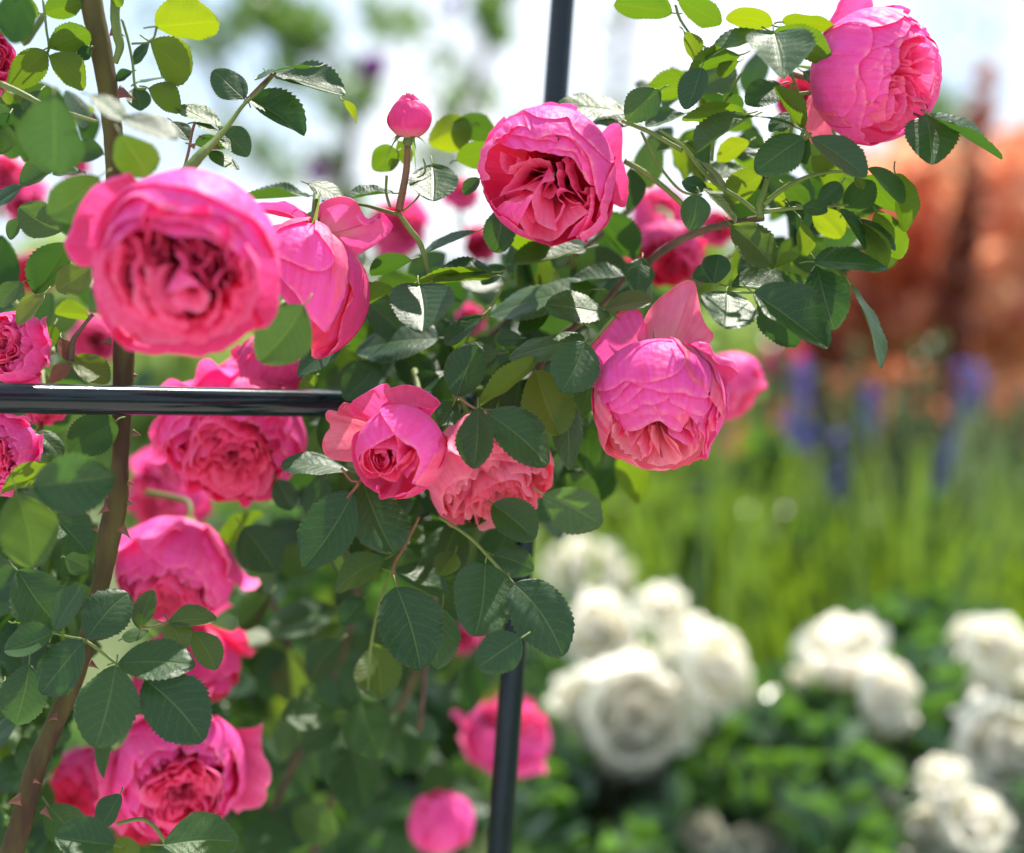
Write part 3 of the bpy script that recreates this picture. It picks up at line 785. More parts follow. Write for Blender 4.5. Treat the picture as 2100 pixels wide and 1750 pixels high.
place_rose("rose", "half open pink rose with a tight spiral heart at the end of the cross tube", ROSE, c, R, (-.2, -.25, .95), P, view=True, stem_to=at(850, 760, 1.05))

# --- back of a rose with hanging petals, behind the blurred foreground rose
spec_side = [
 (S, 1.0, 1, .010, [(1150,330),(1200,280),(1300,248),(1420,258),(1500,310),(1555,385)]),
 (B, (-.10,.2), .4, .012, [(1560,400),(1550,330),(1600,270),(1700,238),(1780,270),(1850,380),(1920,395),(1945,338),(2020,430),(1960,490),(1880,540),(1780,588),(1690,585)]),
 (S, 1.04, 1, .006, [(1555,385),(1450,420),(1370,470),(1330,545),(1400,620),(1500,670),(1600,708),(1690,695),(1722,630),(1680,540),(1600,450)]),
 (S, 0.98, 1, .008, [(1370,600),(1390,700),(1450,790),(1520,865),(1560,960),(1655,1065),(1680,980),(1690,850),(1710,700)]),
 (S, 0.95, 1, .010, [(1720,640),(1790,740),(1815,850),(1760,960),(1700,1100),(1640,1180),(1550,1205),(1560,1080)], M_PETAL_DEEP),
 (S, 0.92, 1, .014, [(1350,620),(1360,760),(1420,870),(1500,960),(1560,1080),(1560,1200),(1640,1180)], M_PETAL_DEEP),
 (S, 0.96, 1, .010, [(1200,300),(1330,330),(1500,380),(1400,440),(1330,520),(1250,420)], M_PETAL_DEEP),
]
g = np.random.default_rng(25)
P = traced_petals(spec_side, (1500, 760), 420, (-.12, -.97, .15), g, nv=18)
c = at((140 + 1500 / 2.625) / 1.142857, (380 + 760 / 2.625) / 1.142857, 0.98)
place_rose("rose", "pink rose seen from behind with hanging petals, right beside the big blurred rose", ROSE, c, 420 / 3.0 * px(0.98), (-.12, -.97, .15), P, view=True, stem_to=at(650, 395, 1.0))

# --- the others grow from a few prototypes
def proc(seed, **k): return full_rose(seed, **k)
def rose_at(x, y, d, rpx, axis, label, seed=None, petals=None, mat=None, name="rose", spin=0.0, stem_to=None, cat="rose", group=ROSE, **k):
    return place_rose(name, label, group, at(x, y, d), rpx * px(d), axis, petals, mat, spin, False, stem_to, cat=cat, **k)

spec_front = [
 (B, (.0,), .3, .012, [(420,90),(300,130),(180,230),(90,380),(48,500),(75,600),(150,640),(240,630)]),
 (S, 1.0, 1, .012, [(230,500),(300,340),(420,262),(520,195),(640,172),(740,200),(860,232),(1000,285),(1130,335),(1240,400),(1310,560)]),
 (S, .96, 1, .014, [(250,560),(290,470),(360,390),(460,315),(560,282),(640,305),(740,352),(860,390),(1000,375),(1120,412),(1210,505),(1270,640)]),
 (S, .90, 1, .014, [(320,570),(420,455),(540,402),(660,400),(780,432),(900,445),(1000,490),(1100,560),(1180,640)]),
 (S, .85, 1, .014, [(370,650),(440,545),(560,482),(680,480),(790,512),(930,522),(1040,560),(1150,612)]),
 (S, 1.0, 0, .012, [(212,560),(215,700),(232,840),(270,960),(340,1065),(430,1130)]),
 (B, (.42,), -.2, .014, [(300,590),(290,760),(330,900),(410,1010),(490,1070)]),
 (B, (.44,), -.2, .014, [(385,590),(362,740),(400,870),(480,970),(540,1010)]),
 (B, (.46,), -.2, .014, [(475,555),(450,700),(470,850),(560,960),(640,1000)]),
 (B, (.46,), -.1, .016, [(560,520),(602,600),(560,700),(600,810),(690,880)]),
 (S, 1.0, 0, .014, [(320,1050),(420,1130),(560,1182),(700,1165),(840,1192),(980,1150),(1100,1085),(1240,1010)]),
 (B, (.50,), -.4, .016, [(480,1010),(600,1100),(760,1112),(900,1090),(1050,1060),(1190,960)]),
 (S, 1.0, 0, .012, [(1290,480),(1335,600),(1348,720),(1332,880),(1290,990),(1200,1040)]),
 (B, (.42,), -.2, .014, [(1220,540),(1262,700),(1250,850),(1190,960),(1120,1020)]),
 (B, (.46,), -.1, .014, [(1180,640),(1200,760),(1150,880),(1080,970)]),
 (B, (.44,), -.3, .014, [(700,690),(688,800),(740,910),(850,965)]),
 (B, (.50,.05), -.5, .010, [(760,835),(850,800),(960,808),(1012,870),(960,932),(850,925),(780,880)]),
 (B, (.40,), .2, .014, [(890,690),(960,762),(1060,722),(1150,625)]),
 (B, (.40,), .2, .014, [(790,620),(850,700),(940,692),(985,620)]),
 (B, (.46,), -.1, .014, [(1020,750),(1062,860),(1030,960),(950,1025)]),
 (B, (.48,), -.1, .014, [(1100,780),(1125,900),(1080,1010),(1000,1060)]),
 (B, (.46,), -.3, .014, [(640,690),(650,850),(720,980),(860,1045)]),
 (B, (.48,), -.3, .014, [(560,760),(580,900),(650,1020),(790,1085)]),
 (B, (.42,), 0, .014, [(420,620),(520,600),(600,640),(640,720)]),
 (B, (.34,), 0, .016, [(840,740),(900,800),(1000,780),(1060,740)]),
]
g = np.random.default_rng(26)
P = traced_petals(spec_front, (780, 615), 570, (.06, -.18, .98), g, nv=15, lift=.36) + core_petals(g, (.06, -.18, .98), .80, .6, 34)
place_rose("rose", "largest pink rose, blurred in the foreground in front of the thorny cane", ROSE, at((140 + 780 / 2.625) / 1.142857, (380 + 615 / 2.625) / 1.142857, 0.845),
           190 * px(0.845), (.06, -.18, .98), P, view=True, stem_to=at(330, 430, .98))
P = full_rose(32, 0.72, flat=0.2, guards=2, nv=16, nu=22)
rose_at(480, 898, 1.10, 150, (.05, -.58, .80), "wide open pink rose just under the cross tube, showing a ragged coral centre", petals=P, spin=1.0, stem_to=at(560, 720, 1.16))
P = full_rose(33, 0.80, flat=0.1, guards=1, nv=16, nu=24)
rose_at(1002, 965, 1.02, 134, (.32, -.80, .50), "salmon pink rose hanging face down under the leaves, right of the half open rose", petals=P, mat=M_PETAL_SALMON, spin=.4, stem_to=at(990, 800, 1.1))
PA = full_rose(34, 0.74, guards=2, nv=12, nu=16)
_, MA = rose_at(1495, 795, 1.20, 78, (.5, -.45, .3), "blurred pale pink rose half hidden behind the nodding one", petals=PA, mat=M_PETAL, stem_to=at(1400, 640, 1.2))
PB = full_rose(35, 0.66, guards=3, nv=12, nu=16)
_, MB = rose_at(358, 1178, 1.13, 130, (-.1, -.72, .6), "pink rose with smooth broad petals, right of the cane at mid height on the left", petals=PB, spin=2.0, stem_to=at(300, 1010, 1.18))
def copy_rose(x, y, d, rpx, axis, label, ms, spin=0.0, stem_to=None, name="rose", group=ROSE, cat="rose", **k):
    return place_rose(name, label, group, at(x, y, d), rpx * px(d), axis, None, None, spin, False, stem_to, cat=cat, meshes=ms, **k)
def remat(ms, mat):
    out = []
    for m in ms:
        c_ = m.copy(); c_.materials.clear(); c_.materials.append(mat); out.append(c_)
    return out
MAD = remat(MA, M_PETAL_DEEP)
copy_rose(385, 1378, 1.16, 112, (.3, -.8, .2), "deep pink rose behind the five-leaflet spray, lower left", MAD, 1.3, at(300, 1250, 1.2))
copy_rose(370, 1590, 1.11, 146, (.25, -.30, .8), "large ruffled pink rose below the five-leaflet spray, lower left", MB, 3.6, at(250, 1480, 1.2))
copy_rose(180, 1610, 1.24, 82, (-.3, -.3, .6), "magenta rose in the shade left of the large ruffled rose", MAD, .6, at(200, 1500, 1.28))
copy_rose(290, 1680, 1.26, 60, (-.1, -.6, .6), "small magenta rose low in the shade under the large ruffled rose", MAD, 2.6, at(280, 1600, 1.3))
copy_rose(345, 1020, 1.30, 90, (-.4, -.2, .5), "blurred pink rose between the cane and the rose under the cross tube", MA, 2.2, at(330, 900, 1.36))
copy_rose(365, 945, 1.22, 58, (-.6, -.3, .4), "smaller magenta rose touching the left side of the rose under the cross tube", MA, 4.0, at(340, 850, 1.3))
copy_rose(560, 745, 1.06, 74, (-.1, -.75, -.2), "crumpled red-pink rose above the cross tube under the rose seen from behind", MAD, 1.0, at(620, 640, 1.1))
copy_rose(480, 800, 1.12, 70, (-.3, .3, .4), "mauve-pink rose peeping over the top of the cross tube", MB, 1.9, at(520, 900, 1.2))
copy_rose(28, 712, 0.985, 80, (-.35, .10, .9), "pink rose cut by the left edge just above the cross tube", MB, .3, at(30, 620, 1.05))
copy_rose(5, 925, 0.985, 82, (-.3, -.25, .9), "pink rose cut by the left edge just below the cross tube", MB, 1.5, at(40, 830, 1.06))
copy_rose(95, 835, 1.03, 44, (.2, -.6, .4), "small pink bloom peeping out beneath the cross tube at the left edge", MA, 2.8, at(100, 780, 1.08))
copy_rose(192, 700, 1.42, 52, (.2, 0, .7), "blurred pale pink rose left of the cane under the foreground rose", MA, 4.2, at(180, 640, 1.45))
copy_rose(-30, 120, 0.99, 62, (.4, -.1, .7), "pink rose only just entering the frame at the upper left edge", MA, 5.0, at(-60, 60, 1.02))
copy_rose(5, 365, 1.40, 50, (.4, .1, .7), "blurred pink rose at the left edge beside the leaves", MA, 0.0, at(0, 450, 1.45))
copy_rose(50, 415, 1.50, 46, (.1, -.1, .8), "blurred lilac-pink rose behind the leaves at the upper left", MA, 1.0, at(60, 480, 1.55))
copy_rose(150, 335, 1.50, 34, (.1, .1, .9), "tiny blurred salmon rose just left of the cane near the top", MA, 2.0, at(150, 380, 1.55))
copy_rose(72, 560, 1.45, 44, (-.1, -.2, .9), "blurred magenta rose left of the foreground rose", MAD, 3.0, at(80, 500, 1.5))
copy_rose(815, 470, 1.45, 60, (.1, .2, .8), "blurred lilac-pink rose behind the bud's stem", MA, .9, at(810, 560, 1.5))
copy_rose(948, 400, 1.45, 34, (.1, .3, .8), "small blurred pink rose left of the open rose", MA, 2.9, at(950, 480, 1.5))
copy_rose(985, 503, 1.38, 34, (-.2, -.2, .8), "small blurred crimson rose under the left of the open rose", MAD, 1.9, at(1000, 580, 1.45))
copy_rose(1352, 440, 1.36, 58, (.1, .4, .7), "blurred lilac-pink rose right of the open rose behind the shoots", MA, 1.1, at(1340, 520, 1.4))
copy_rose(1370, 520, 1.22, 72, (-.1, -.5, .6), "blurred crimson rose behind the woody branch right of the open rose", MAD, 3.4, at(1350, 430, 1.3))
copy_rose(1468, 470, 1.30, 38, (.2, .1, .8), "small red rose behind the fork of the woody branch", MAD, .2, at(1450, 540, 1.34))
copy_rose(1640, 205, 1.22, 50, (-.2, .1, .9), "blurred deep pink rose behind the leaves left of the corner rose", MAD, 2.1, at(1620, 280, 1.26))
copy_rose(965, 655, 1.30, 30, (.1, .1, .9), "tiny lilac rose glimpsed through the dark leaves in the middle", MA, 2.1, at(960, 700, 1.34))
copy_rose(1042, 1508, 1.46, 95, (.25, .75, .45), "blurred pink rose behind the lower part of the upright tube", MB, 0.4, at(1030, 1640, 1.38))
copy_rose(950, 1310, 1.5, 30, (.1, .1, .9), "pale pink rose glimpsed between the round leaves left of the tube", MA, 0.4, at(960, 1380, 1.55))
copy_rose(1605, 745, 3.4, 44, (.2, .2, .8), "far red-pink rose beside the blue delphinium", MAD, 0.4, at(1600, 900, 3.5))
# round closed bloom at the bottom
_c = bud_rose(41, nv=12, nu=20, tight=.55)
rose_at(900, 1674, 1.36, 95, (-.1, .85, .4), "round closed pink rose at the bottom, left of the upright tube", petals=_c, stem_to=at(905, 1820, 1.4))
# bud at the top
_c = bud_rose(42, nv=14, nu=22, tight=.50)
rb, _m = rose_at(838, 230, 0.985, 64, (.04, .97, .22), "tight crimson bud on a red stem standing up between two leaves against the sky", petals=_c, mat=M_PETAL_DEEP,
        cat="rose bud", name="rose_bud", stem_to=at(818, 432, 0.99), stem_mat=M_STEM_RED, stem_r=0.0021, sepals=5)
rose_at(48, 52, 1.02, 22, (.1, .9, .2), "tiny pink bud at the top left corner between backlit leaves", petals=bud_rose(43, 10, 14, .5), mat=M_PETAL_DEEP, cat="rose bud", name="rose_bud", stem_to=at(90, 30, 1.03))
# ------------------------------------------------------------------ leaves
def leaf_variant(seed, ratio=1.25, lod=1, teeth=15):
    """leaflet: base at the origin, tip at +Y = 1, upper side +Z; serrated margin, folded midrib"""
    g = np.random.default_rng(seed)
    per = 4 if lod == 1 else 1
    nt = teeth * per + 1 if lod == 1 else 9
    nu = 13 if lod == 1 else 5
    t = np.linspace(0, 1, nt)
    wmax = 0.5 / ratio
    p = g.uniform(0.50, 0.58)                                  # widest point
    sh = np.sin(np.pi * t ** (math.log(0.5) / math.log(p * 0.93)))
    base = wmax * np.clip(sh, 0, 1) ** g.uniform(0.54, 0.66)
    fr = (t * teeth) % 1.0
    saw = (fr ** 1.2) if lod == 1 else 0 * t
    amp = 0.080 * np.clip(np.sin(np.pi * np.clip(t, 0, 1)), 0, 1) ** 0.4
    wl = base * (1 + amp * (saw - 0.5) * 1.5) * (1 + 0.03 * np.sin(t * 9 + g.uniform(0, 6)))
    wr = base * (1 + amp * (np.roll(saw, 1) - 0.5) * 1.5) * (1 + 0.03 * np.sin(t * 8 + g.uniform(0, 6)))
    wl[0] = wr[0] = 0.004; wl[-1] = wr[-1] = 0.0015
    u = np.linspace(-1, 1, nu)
    U, T = np.meshgrid(u, t)
    X = np.where(U < 0, U * wl[:, None], U * wr[:, None])
    # teeth lean towards the tip
    Y = T + np.abs(U) ** 6 * (saw * 0.014 if lod == 1 else 0)[:, None] if lod == 1 else T.copy()
    fold = g.uniform(0.03, 0.30); arch = g.uniform(-0.05, 0.30); twist = g.uniform(-0.35, 0.35); cup = g.uniform(-0.5, 0.35)
    Z = fold * np.abs(X) * 1.3 + cup * X ** 2 * 1.5 - arch * (T - 0.1) ** 2 + twist * X * (T - 0.4)
    n1 = sines(g, 6, (0.5, 2.0), (0.5, 3.0)); n2 = sines(g, 6, (1.5, 3.0), (3.0, 6.0))
    Z = Z + (0.012 * n1(U, T) + 0.007 * n2(U, T)) * np.abs(U) ** 1.2
    # side bend of the midrib
    X = X + g.uniform(-0.06, 0.06) * np.sin(np.pi * T * 0.9)
    P = np.stack([X, Y, Z], -1)
    uv = np.stack([(U + 1) / 2, T], -1)
    return P, uv

NVAR = 14
LEAFV = [leaf_variant(100 + i, teeth=13 + i % 5) for i in range(NVAR)]
LEAFLO = [leaf_variant(200 + i, lod=0) for i in range(8)]
_lm = {}
def leaf_mesh(i, mat, lo=False):
    k = (i, mat.name, lo)
    if k not in _lm:
        P, uv = (LEAFLO if lo else LEAFV)[i]
        _lm[k] = grid_mesh("leaf", P, uv, mat)
    return _lm[k]

LG = np.random.default_rng(77)

def put_leaf(parent, bx, by, tx, ty, w, d, kind='g', dz=None, sgn=None, var=None, mat=None, lo=False):
    """leaf between two design pixels, of apparent width w, at distance d. The missing foreshortening becomes tilt."""
    B0 = at(bx, by, d); s = px(d)
    v2 = np.array([tx - bx, -(ty - by)]) * s
    La = np.linalg.norm(v2); Wa = w * s * 1.04
    ratio = 1.25
    if La / Wa >= ratio:                                        # rolled about its length
        Lt = La; roll = math.acos(min(1, Wa * ratio / La)); tau = 0.0
    else:                                                       # pointing towards or away from the lens
        Lt = Wa * ratio; tau = math.acos(min(1, La / Lt)); roll = 0.0
    roll = max(roll, abs(LG.normal(0, 0.16))); 
    tau_s = tau + abs(LG.normal(0, 0.12))
    e2 = v2 / (La + 1e-9)
    best = None
    under = kind in 'yb'
    for s1 in (1, -1):
        for s2 in (1, -1):
            yv = np.array([e2[0] * math.cos(tau_s), e2[1] * math.cos(tau_s), s1 * math.sin(tau_s)])
            xv = np.array([e2[1], -e2[0], 0.0])
            nv_ = np.cross(xv, yv)
            if nv_[2] < 0: nv_ = -nv_
            n = nv_ * math.cos(roll) + xv * math.sin(roll) * s2
            if under: n = -n
            up = n[1] + 0.15 * LG.uniform(-1, 1)
            if kind == 'm': up = -n[1]
            if best is None or up > best[0]: best = (up, yv, n)
    _, yv, n = best
    xv = np.cross(yv, n)
    Rv = np.stack([xv, yv, n], 1)
    Rw = VIEW @ Rv
    M = Matrix([[float(c) for c in r] for r in Rw]).to_4x4()
    M.translation = Vector([float(c) for c in B0])
    if kind in 'gd' and mat is None and LG.random() < .10: mat = M_LEAF_SPOT
    v = int(LG.integers(0, NVAR if not lo else 8)) if var is None else var
    if mat is None:
        mat = {'y': M_LEAF_Y, 'b': M_LEAF, 'g': M_LEAF, 'd': M_LEAF, 's': M_LEAF, 'm': M_LEAF, 'Y': M_LEAF_Y, 't': M_LEAF_SPOT, 'r': M_DRY}[kind]
    o = link("leaf", leaf_mesh(v, mat, lo))
    o.parent = parent
    o.matrix_local = Matrix.Translation(-parent.location) @ M @ Matrix.Diagonal((Lt, Lt, Lt * (1 if LG.random() < .5 else 0.8), 1))
    return o

def stem(parent, pts, d, r, mat=None, name="stem", lump=0.06, dend=None, n=None, nseg=10):
    """pts design pixels (x,y) or (x,y,d); r radius in design pixels (scalar or per point)"""
    dd = np.linspace(d, dend if dend else d, len(pts))
    rr = np.full(len(pts), r) if np.isscalar(r) else np.asarray(r, float)
    C = []
    for i, p in enumerate(pts):
        di = p[2] if len(p) > 2 else dd[i]
        C.append([*at(p[0], p[1], di), rr[i] * px(di)])
    q = catmull(C, n or max(8, 6 * len(pts)))
    path = q[:, :3] - np.array(list(parent.location))
    me = tube_mesh(name, path, q[:, 3], nseg, mat or M_STEM, lump, seed=len(pts) * 7 + int(abs(pts[0][0])))
    return link(name, me, parent)

def thorn(parent, x, y, d, dx, dy, ln, base=None):
    """curved prickle: broad flattened foot and hooked point"""
    base = base or ln * 0.55
    p0 = at(x, y, d); v = (RIGHT * dx - UP * dy); v = v / np.linalg.norm(v)
    s = px(d); L_ = ln * s
    w = np.cross(v, FWD); w /= np.linalg.norm(w)
    down = -UP
    t = np.linspace(0, 1, 6); th = np.linspace(0, 2 * np.pi, 8, endpoint=False)
    P = []
    for ti in t:
        c = p0 + v * L_ * ti + down * L_ * 0.22 * ti ** 2
        ra = base * s * (1 - ti) ** 1.4 + 0.0001; rb = ra * 0.42
        P.append([c + w * ra * math.cos(a) + FWD * rb * math.sin(a) for a in th])
    P = np.array(P) - np.array(list(parent.location))
    return link("thorn", grid_mesh("thorn", P, None, M_THORN, closed_u=True), parent)

def branch(name, label, loc_px, d, cat="rose branch", group=None):
    o = empty(name, at(loc_px[0], loc_px[1], d)); tag(o, label, cat, group)
    bpy.context.view_layer.update()
    return o

def tile(ox, oy): return lambda rows: [(r[0] / 3 + ox, r[1] / 3 + oy, r[2] / 3 + ox, r[3] / 3 + oy, r[4] / 3, *r[5:]) for r in rows]
TA = tile(0, 0); TB = tile(700, 0); TC = tile(1400, 0); TD = tile(0, 583.6); TE = tile(700, 583.6); TG = tile(0, 1167); TH = tile(700, 1167)

def leaves(parent, rows, d0):
    for r in rows:
        bx, by, tx, ty, w, k = r[:6]
        d = r[6] if len(r) > 6 else d0 + LG.uniform(-.015, .015)
        put_leaf(parent, bx, by, tx, ty, w, d, k)
        # petiolule
        L_ = math.hypot(tx - bx, ty - by)
        ex, ey = (bx - tx) / L_, (by - ty) / L_
        q = min(26, L_ * 0.2)
        stem(parent, [(bx - ex * L_ * 0.02, by - ey * L_ * 0.02), (bx + ex * q * .5 + LG.uniform(-2, 2), by + ey * q * .5), (bx + ex * q + LG.uniform(-5, 5), by + ey * q + LG.uniform(-5, 5))], d, 1.7, n=5, nseg=6, lump=0, dend=d + .006, name="leafstalk")

BR = "branches of the climbing rose"
b_ul = branch("rose_branch", "leafy shoots with bright backlit leaves around the top of the thick cane", (100, 0), 0.99, group=BR)
leaves(b_ul, TA([
 (955,165,1392,128,205,'y'), (930,262,1245,470,250,'y'), (912,546,1135,668,165,'y'), (300,292,545,165,150,'y'), (300,345,540,520,190,'y'),
 (287,320,50,535,150,'y'), (240,80,0,40,125,'y'), (275,80,500,15,130,'y'), (560,290,470,350,80,'b'), (640,950,440,900,150,'s',1.03),
 (810,440,712,495,80,'d'), (830,540,885,705,150,'d'), (920,258,815,395,95,'g'), (840,510,1065,435,60,'g'), (1060,750,1165,868,95,'d'),
 (250,560,150,690,95,'d'), (0,740,20,950,85,'s'), (500,1060,330,1080,80,'g'), (140,1150,-60,1290,130,'g'), (380,1425,120,1270,230,'t',.97),
 (130,1340,60,1475,105,'g'), (430,1500,200,1800,175,'b',.99), (560,1640,370,1800,200,'t',.965), (350,1000,130,1140,175,'d'), (60,700,-20,800,70,'b'),
 (640,-60,760,30,90,'y'), (20,560,60,640,70,'y')]), 0.99)
leaves(b_ul, TA([(140,-60,60,262,225,'b',.87), (330,590,240,1015,420,'m',.83), (555,590,790,725,130,'s',.845), (750,730,1095,850,170,'s',.845),
 (740,825,850,1090,280,'m',.85), (610,1090,290,1320,265,'m',.865)]), 0.85)
stem(b_ul, [(88,0), (95,60), (98,108), (60,140)], 0.985, 2.6); stem(b_ul, [(98,110), (105,125)], .985, 2)
stem(b_ul, [(0,172), (40,190), (90,215), (150,235), (200,250)], 0.94, [7, 6.5, 5, 4, 3])
stem(b_ul, [(250,40), (262,80), (272,130), (278,178), (300,182)], 0.99, 2.8); stem(b_ul, [(322,55), (310,85), (270,90)], 0.99, 2.4)
b_sp = branch("rose_branch", "slender reddish shoot carrying blue-green sunlit leaves, above the big blurred rose", (400, 320), 0.97, group=BR)
leaves(b_sp, TA([(1505,612,1310,420,190,'s'), (1685,458,2122,602,195,'s'), (1930,412,1568,418,55,'s'), (1520,600,1885,795,225,'g'),
 (1365,782,1092,645,115,'s'), (1200,760,1365,812,62,'s'), (1355,790,1535,968,170,'g'), (1285,935,1480,1033,92,'s'), (1200,890,1420,900,70,'b')]) +
 TB([(10,620,118,748,50,'y')]), 0.97)
stem(b_sp, [(565,150), (535,185), (500,215), (470,255), (440,290), (410,320), (375,360)], .97, [2.6, 3.2, 4, 5, 8, 11, 13], dend=.93)
stem(b_sp, [(400,250), (393,275), (388,305), (378,345)], .97, 3, mat=M_STEM_RED); stem(b_sp, [(500,212), (530,180), (560,152)], .968, 3.4, mat=M_STEM_RED)
for a in ((418,283,-1,-.6,14), (400,300,-1,-.3,16), (440,300,1,.3,14)): thorn(b_sp, a[0], a[1], .955, a[2], a[3], a[4], 7)

b_bud = branch("rose_branch", "green shoot below the tall bud, with thin leaves on the bright sky edge", (830, 480), 1.0, group=BR)
leaves(b_bud, TA([(1900,1205,1465,1235,80,'s'), (1890,1130,2135,1215,110,'s')]) + TB([(800,770,530,870,230,'y',1.06), (960,850,685,775,150,'b',1.07),
 (710,985,965,915,145,'y',1.03), (560,1015,575,1302,300,'s'), (345,930,190,1010,170,'y',1.02), (320,1190,0,1205,75,'g'), (830,1425,495,1565,85,'s'),
 (430,1600,175,1690,92,'b'), (850,1100,745,1190,90,'d'), (1000,1260,925,1545,200,'d',1.0), (1190,1385,1235,1578,280,'y',1.01),
 (925,1672,545,1640,150,'g',.985), (930,1700,430,1745,75,'y'), (350,870,420,1010,100,'y',1.03)]), 1.0)
stem(b_bud, [(815,435), (840,470), (862,500), (880,560), (900,620)], .99, [5, 6, 6, 5, 5]); stem(b_bud, [(815,440), (780,430), (740,420), (660,412)], .99, [4, 4, 3, 2], dend=1.0)
stem(b_bud, [(793,360), (792,395), (800,425)], .985, 3); stem(b_bud, [(868,325), (872,350), (860,400), (825,435)], .99, 2.2)

b_c = branch("rose_branch", "dense dark leaves crowding the middle of the rose, over the cross tube", (1000, 650), 1.0, group=BR)
leaves(b_c, TB([(1505,1530,1045,1645,175,'d',1.02), (1740,1700,1400,1725,105,'s',1.02), (1850,1590,1830,1800,185,'d',1.02), (1010,1640,860,1745,115,'s',1.02)]) + TE([
 (480,5,512,325,385,'s',.965), (-20,235,300,0,85,'y',1.0), (1545,30,900,70,250,'d',1.02), (1655,190,1282,60,185,'g',.985), (1622,155,1918,105,130,'g',.985),
 (1500,342,1022,372,172,'g',.975), (1500,350,1338,672,305,'g',.965), (710,692,850,378,252,'g',.975), (865,190,638,375,135,'g',.99), (1222,460,848,752,120,'y',.965),
 (1195,530,1348,928,318,'Y',.985), (895,788,1275,1112,305,'g',.95), (840,758,810,1138,225,'g',.95), (1380,690,1432,1142,205,'d',.995), (1525,860,1470,1165,155,'s',1.07),
 (1240,1290,1600,1490,285,'m',.92), (1700,1060,1860,1325,185,'y',1.12), (930,1350,1185,1572,245,'d',1.0), (925,1400,765,1490,100,'d',1.03),
 (130,1212,330,1652,300,'g',.975), (75,1280,-240,1735,345,'g',.965), (715,720,600,880,160,'g',.985), (700,1500,560,1760,285,'d',1.06),
 (240,480,10,700,210,'d',1.04), (600,330,70,300,260,'d',1.04), (600,560,390,690,140,'d',1.04), (1105,330,955,345,105,'g',1.0), (1285,170,1085,280,120,'d',1.02),
 (935,1665,1180,1755,200,'g',1.02), (1540,570,1450,830,150,'d',1.04), (965,425,690,430,155,'g',.99), (1255,430,1015,480,95,'g',1.0), (160,120,420,330,230,'d',1.05),
 (0,-80,-80,210,150,'d',1.04), (350,420,560,640,220,'d',1.06), (520,900,640,760,140,'d',1.02), (1500,240,1330,90,150,'d',1.03), (80,1060,380,1100,150,'d',1.05)]) +
 TD([(1870,130,1590,470,330,'m',.885), (2150,1145,1748,1035,120,'d',1.0), (2100,395,1820,525,170,'d',1.0), (1950,560,1860,640,90,'y',1.02), (1620,1395,1330,1640,100,'y',1.14),
 (1500,1500,1730,1760,300,'d',1.08), (1700,1200,1800,1380,160,'d',1.08), (2000,1200,1900,1420,180,'d',1.06)]), 1.0)
stem(b_c, [(1290,560), (1220,640), (1140,700), (1090,790), (1060,900), (1040,1000)], 1.05, [6, 7, 8, 8, 7, 6], mat=M_WOOD)
stem(b_c, [(1050,560), (1000,640), (960,690), (930,800), (940,820)], 1.02, 3.2, mat=M_STEM)
stem(b_c, [(940,815), (975,838), (1005,842), (1030,850)], .955, 3, mat=M_STEM_RED); stem(b_c, [(1260,650), (1225,690), (1205,712)], .97, 3.4, mat=M_STEM)
stem(b_c, [(700,960), (720,985), (735,990), (712,1022)], .965, 3, mat=M_STEM_RED); stem(b_c, [(735,990), (800,900), (860,860)], 1.0, 3, mat=M_STEM_RED)

b_low = branch("rose_branch", "rounded dark leaves hanging below the salmon rose, in front of the upright tube", (900, 1150), 1.0, group=BR)
leaves(b_low, TH([(340,112,495,605,405,'g',.97), (885,-30,818,398,395,'g',.97), (1062,88,1405,485,335,'g',.955), (1105,425,840,590,255,'d',.935), (620,240,570,612,255,'d',1.0),
 (200,470,265,805,295,'d',1.08), (130,800,260,1112,305,'d',1.14), (60,1100,150,1445,335,'g',1.2), (330,20,700,90,150,'d',1.02), (140,180,0,340,140,'d',1.05), (270,-60,-60,100,190,'d',1.03),
 (700,-100,600,40,160,'d',1.02)]), 1.0)
stem(b_low, [(900,1060), (960,1100), (1000,1140), (1040,1185), (1055,1200)], .99, 3.4); stem(b_low, [(860,1060), (830,1120), (808,1160), (815,1205)], .99, 3, mat=M_STEM_RED)
stem(b_low, [(808,1160), (780,1230), (760,1330), (755,1420)], 1.06, 3)

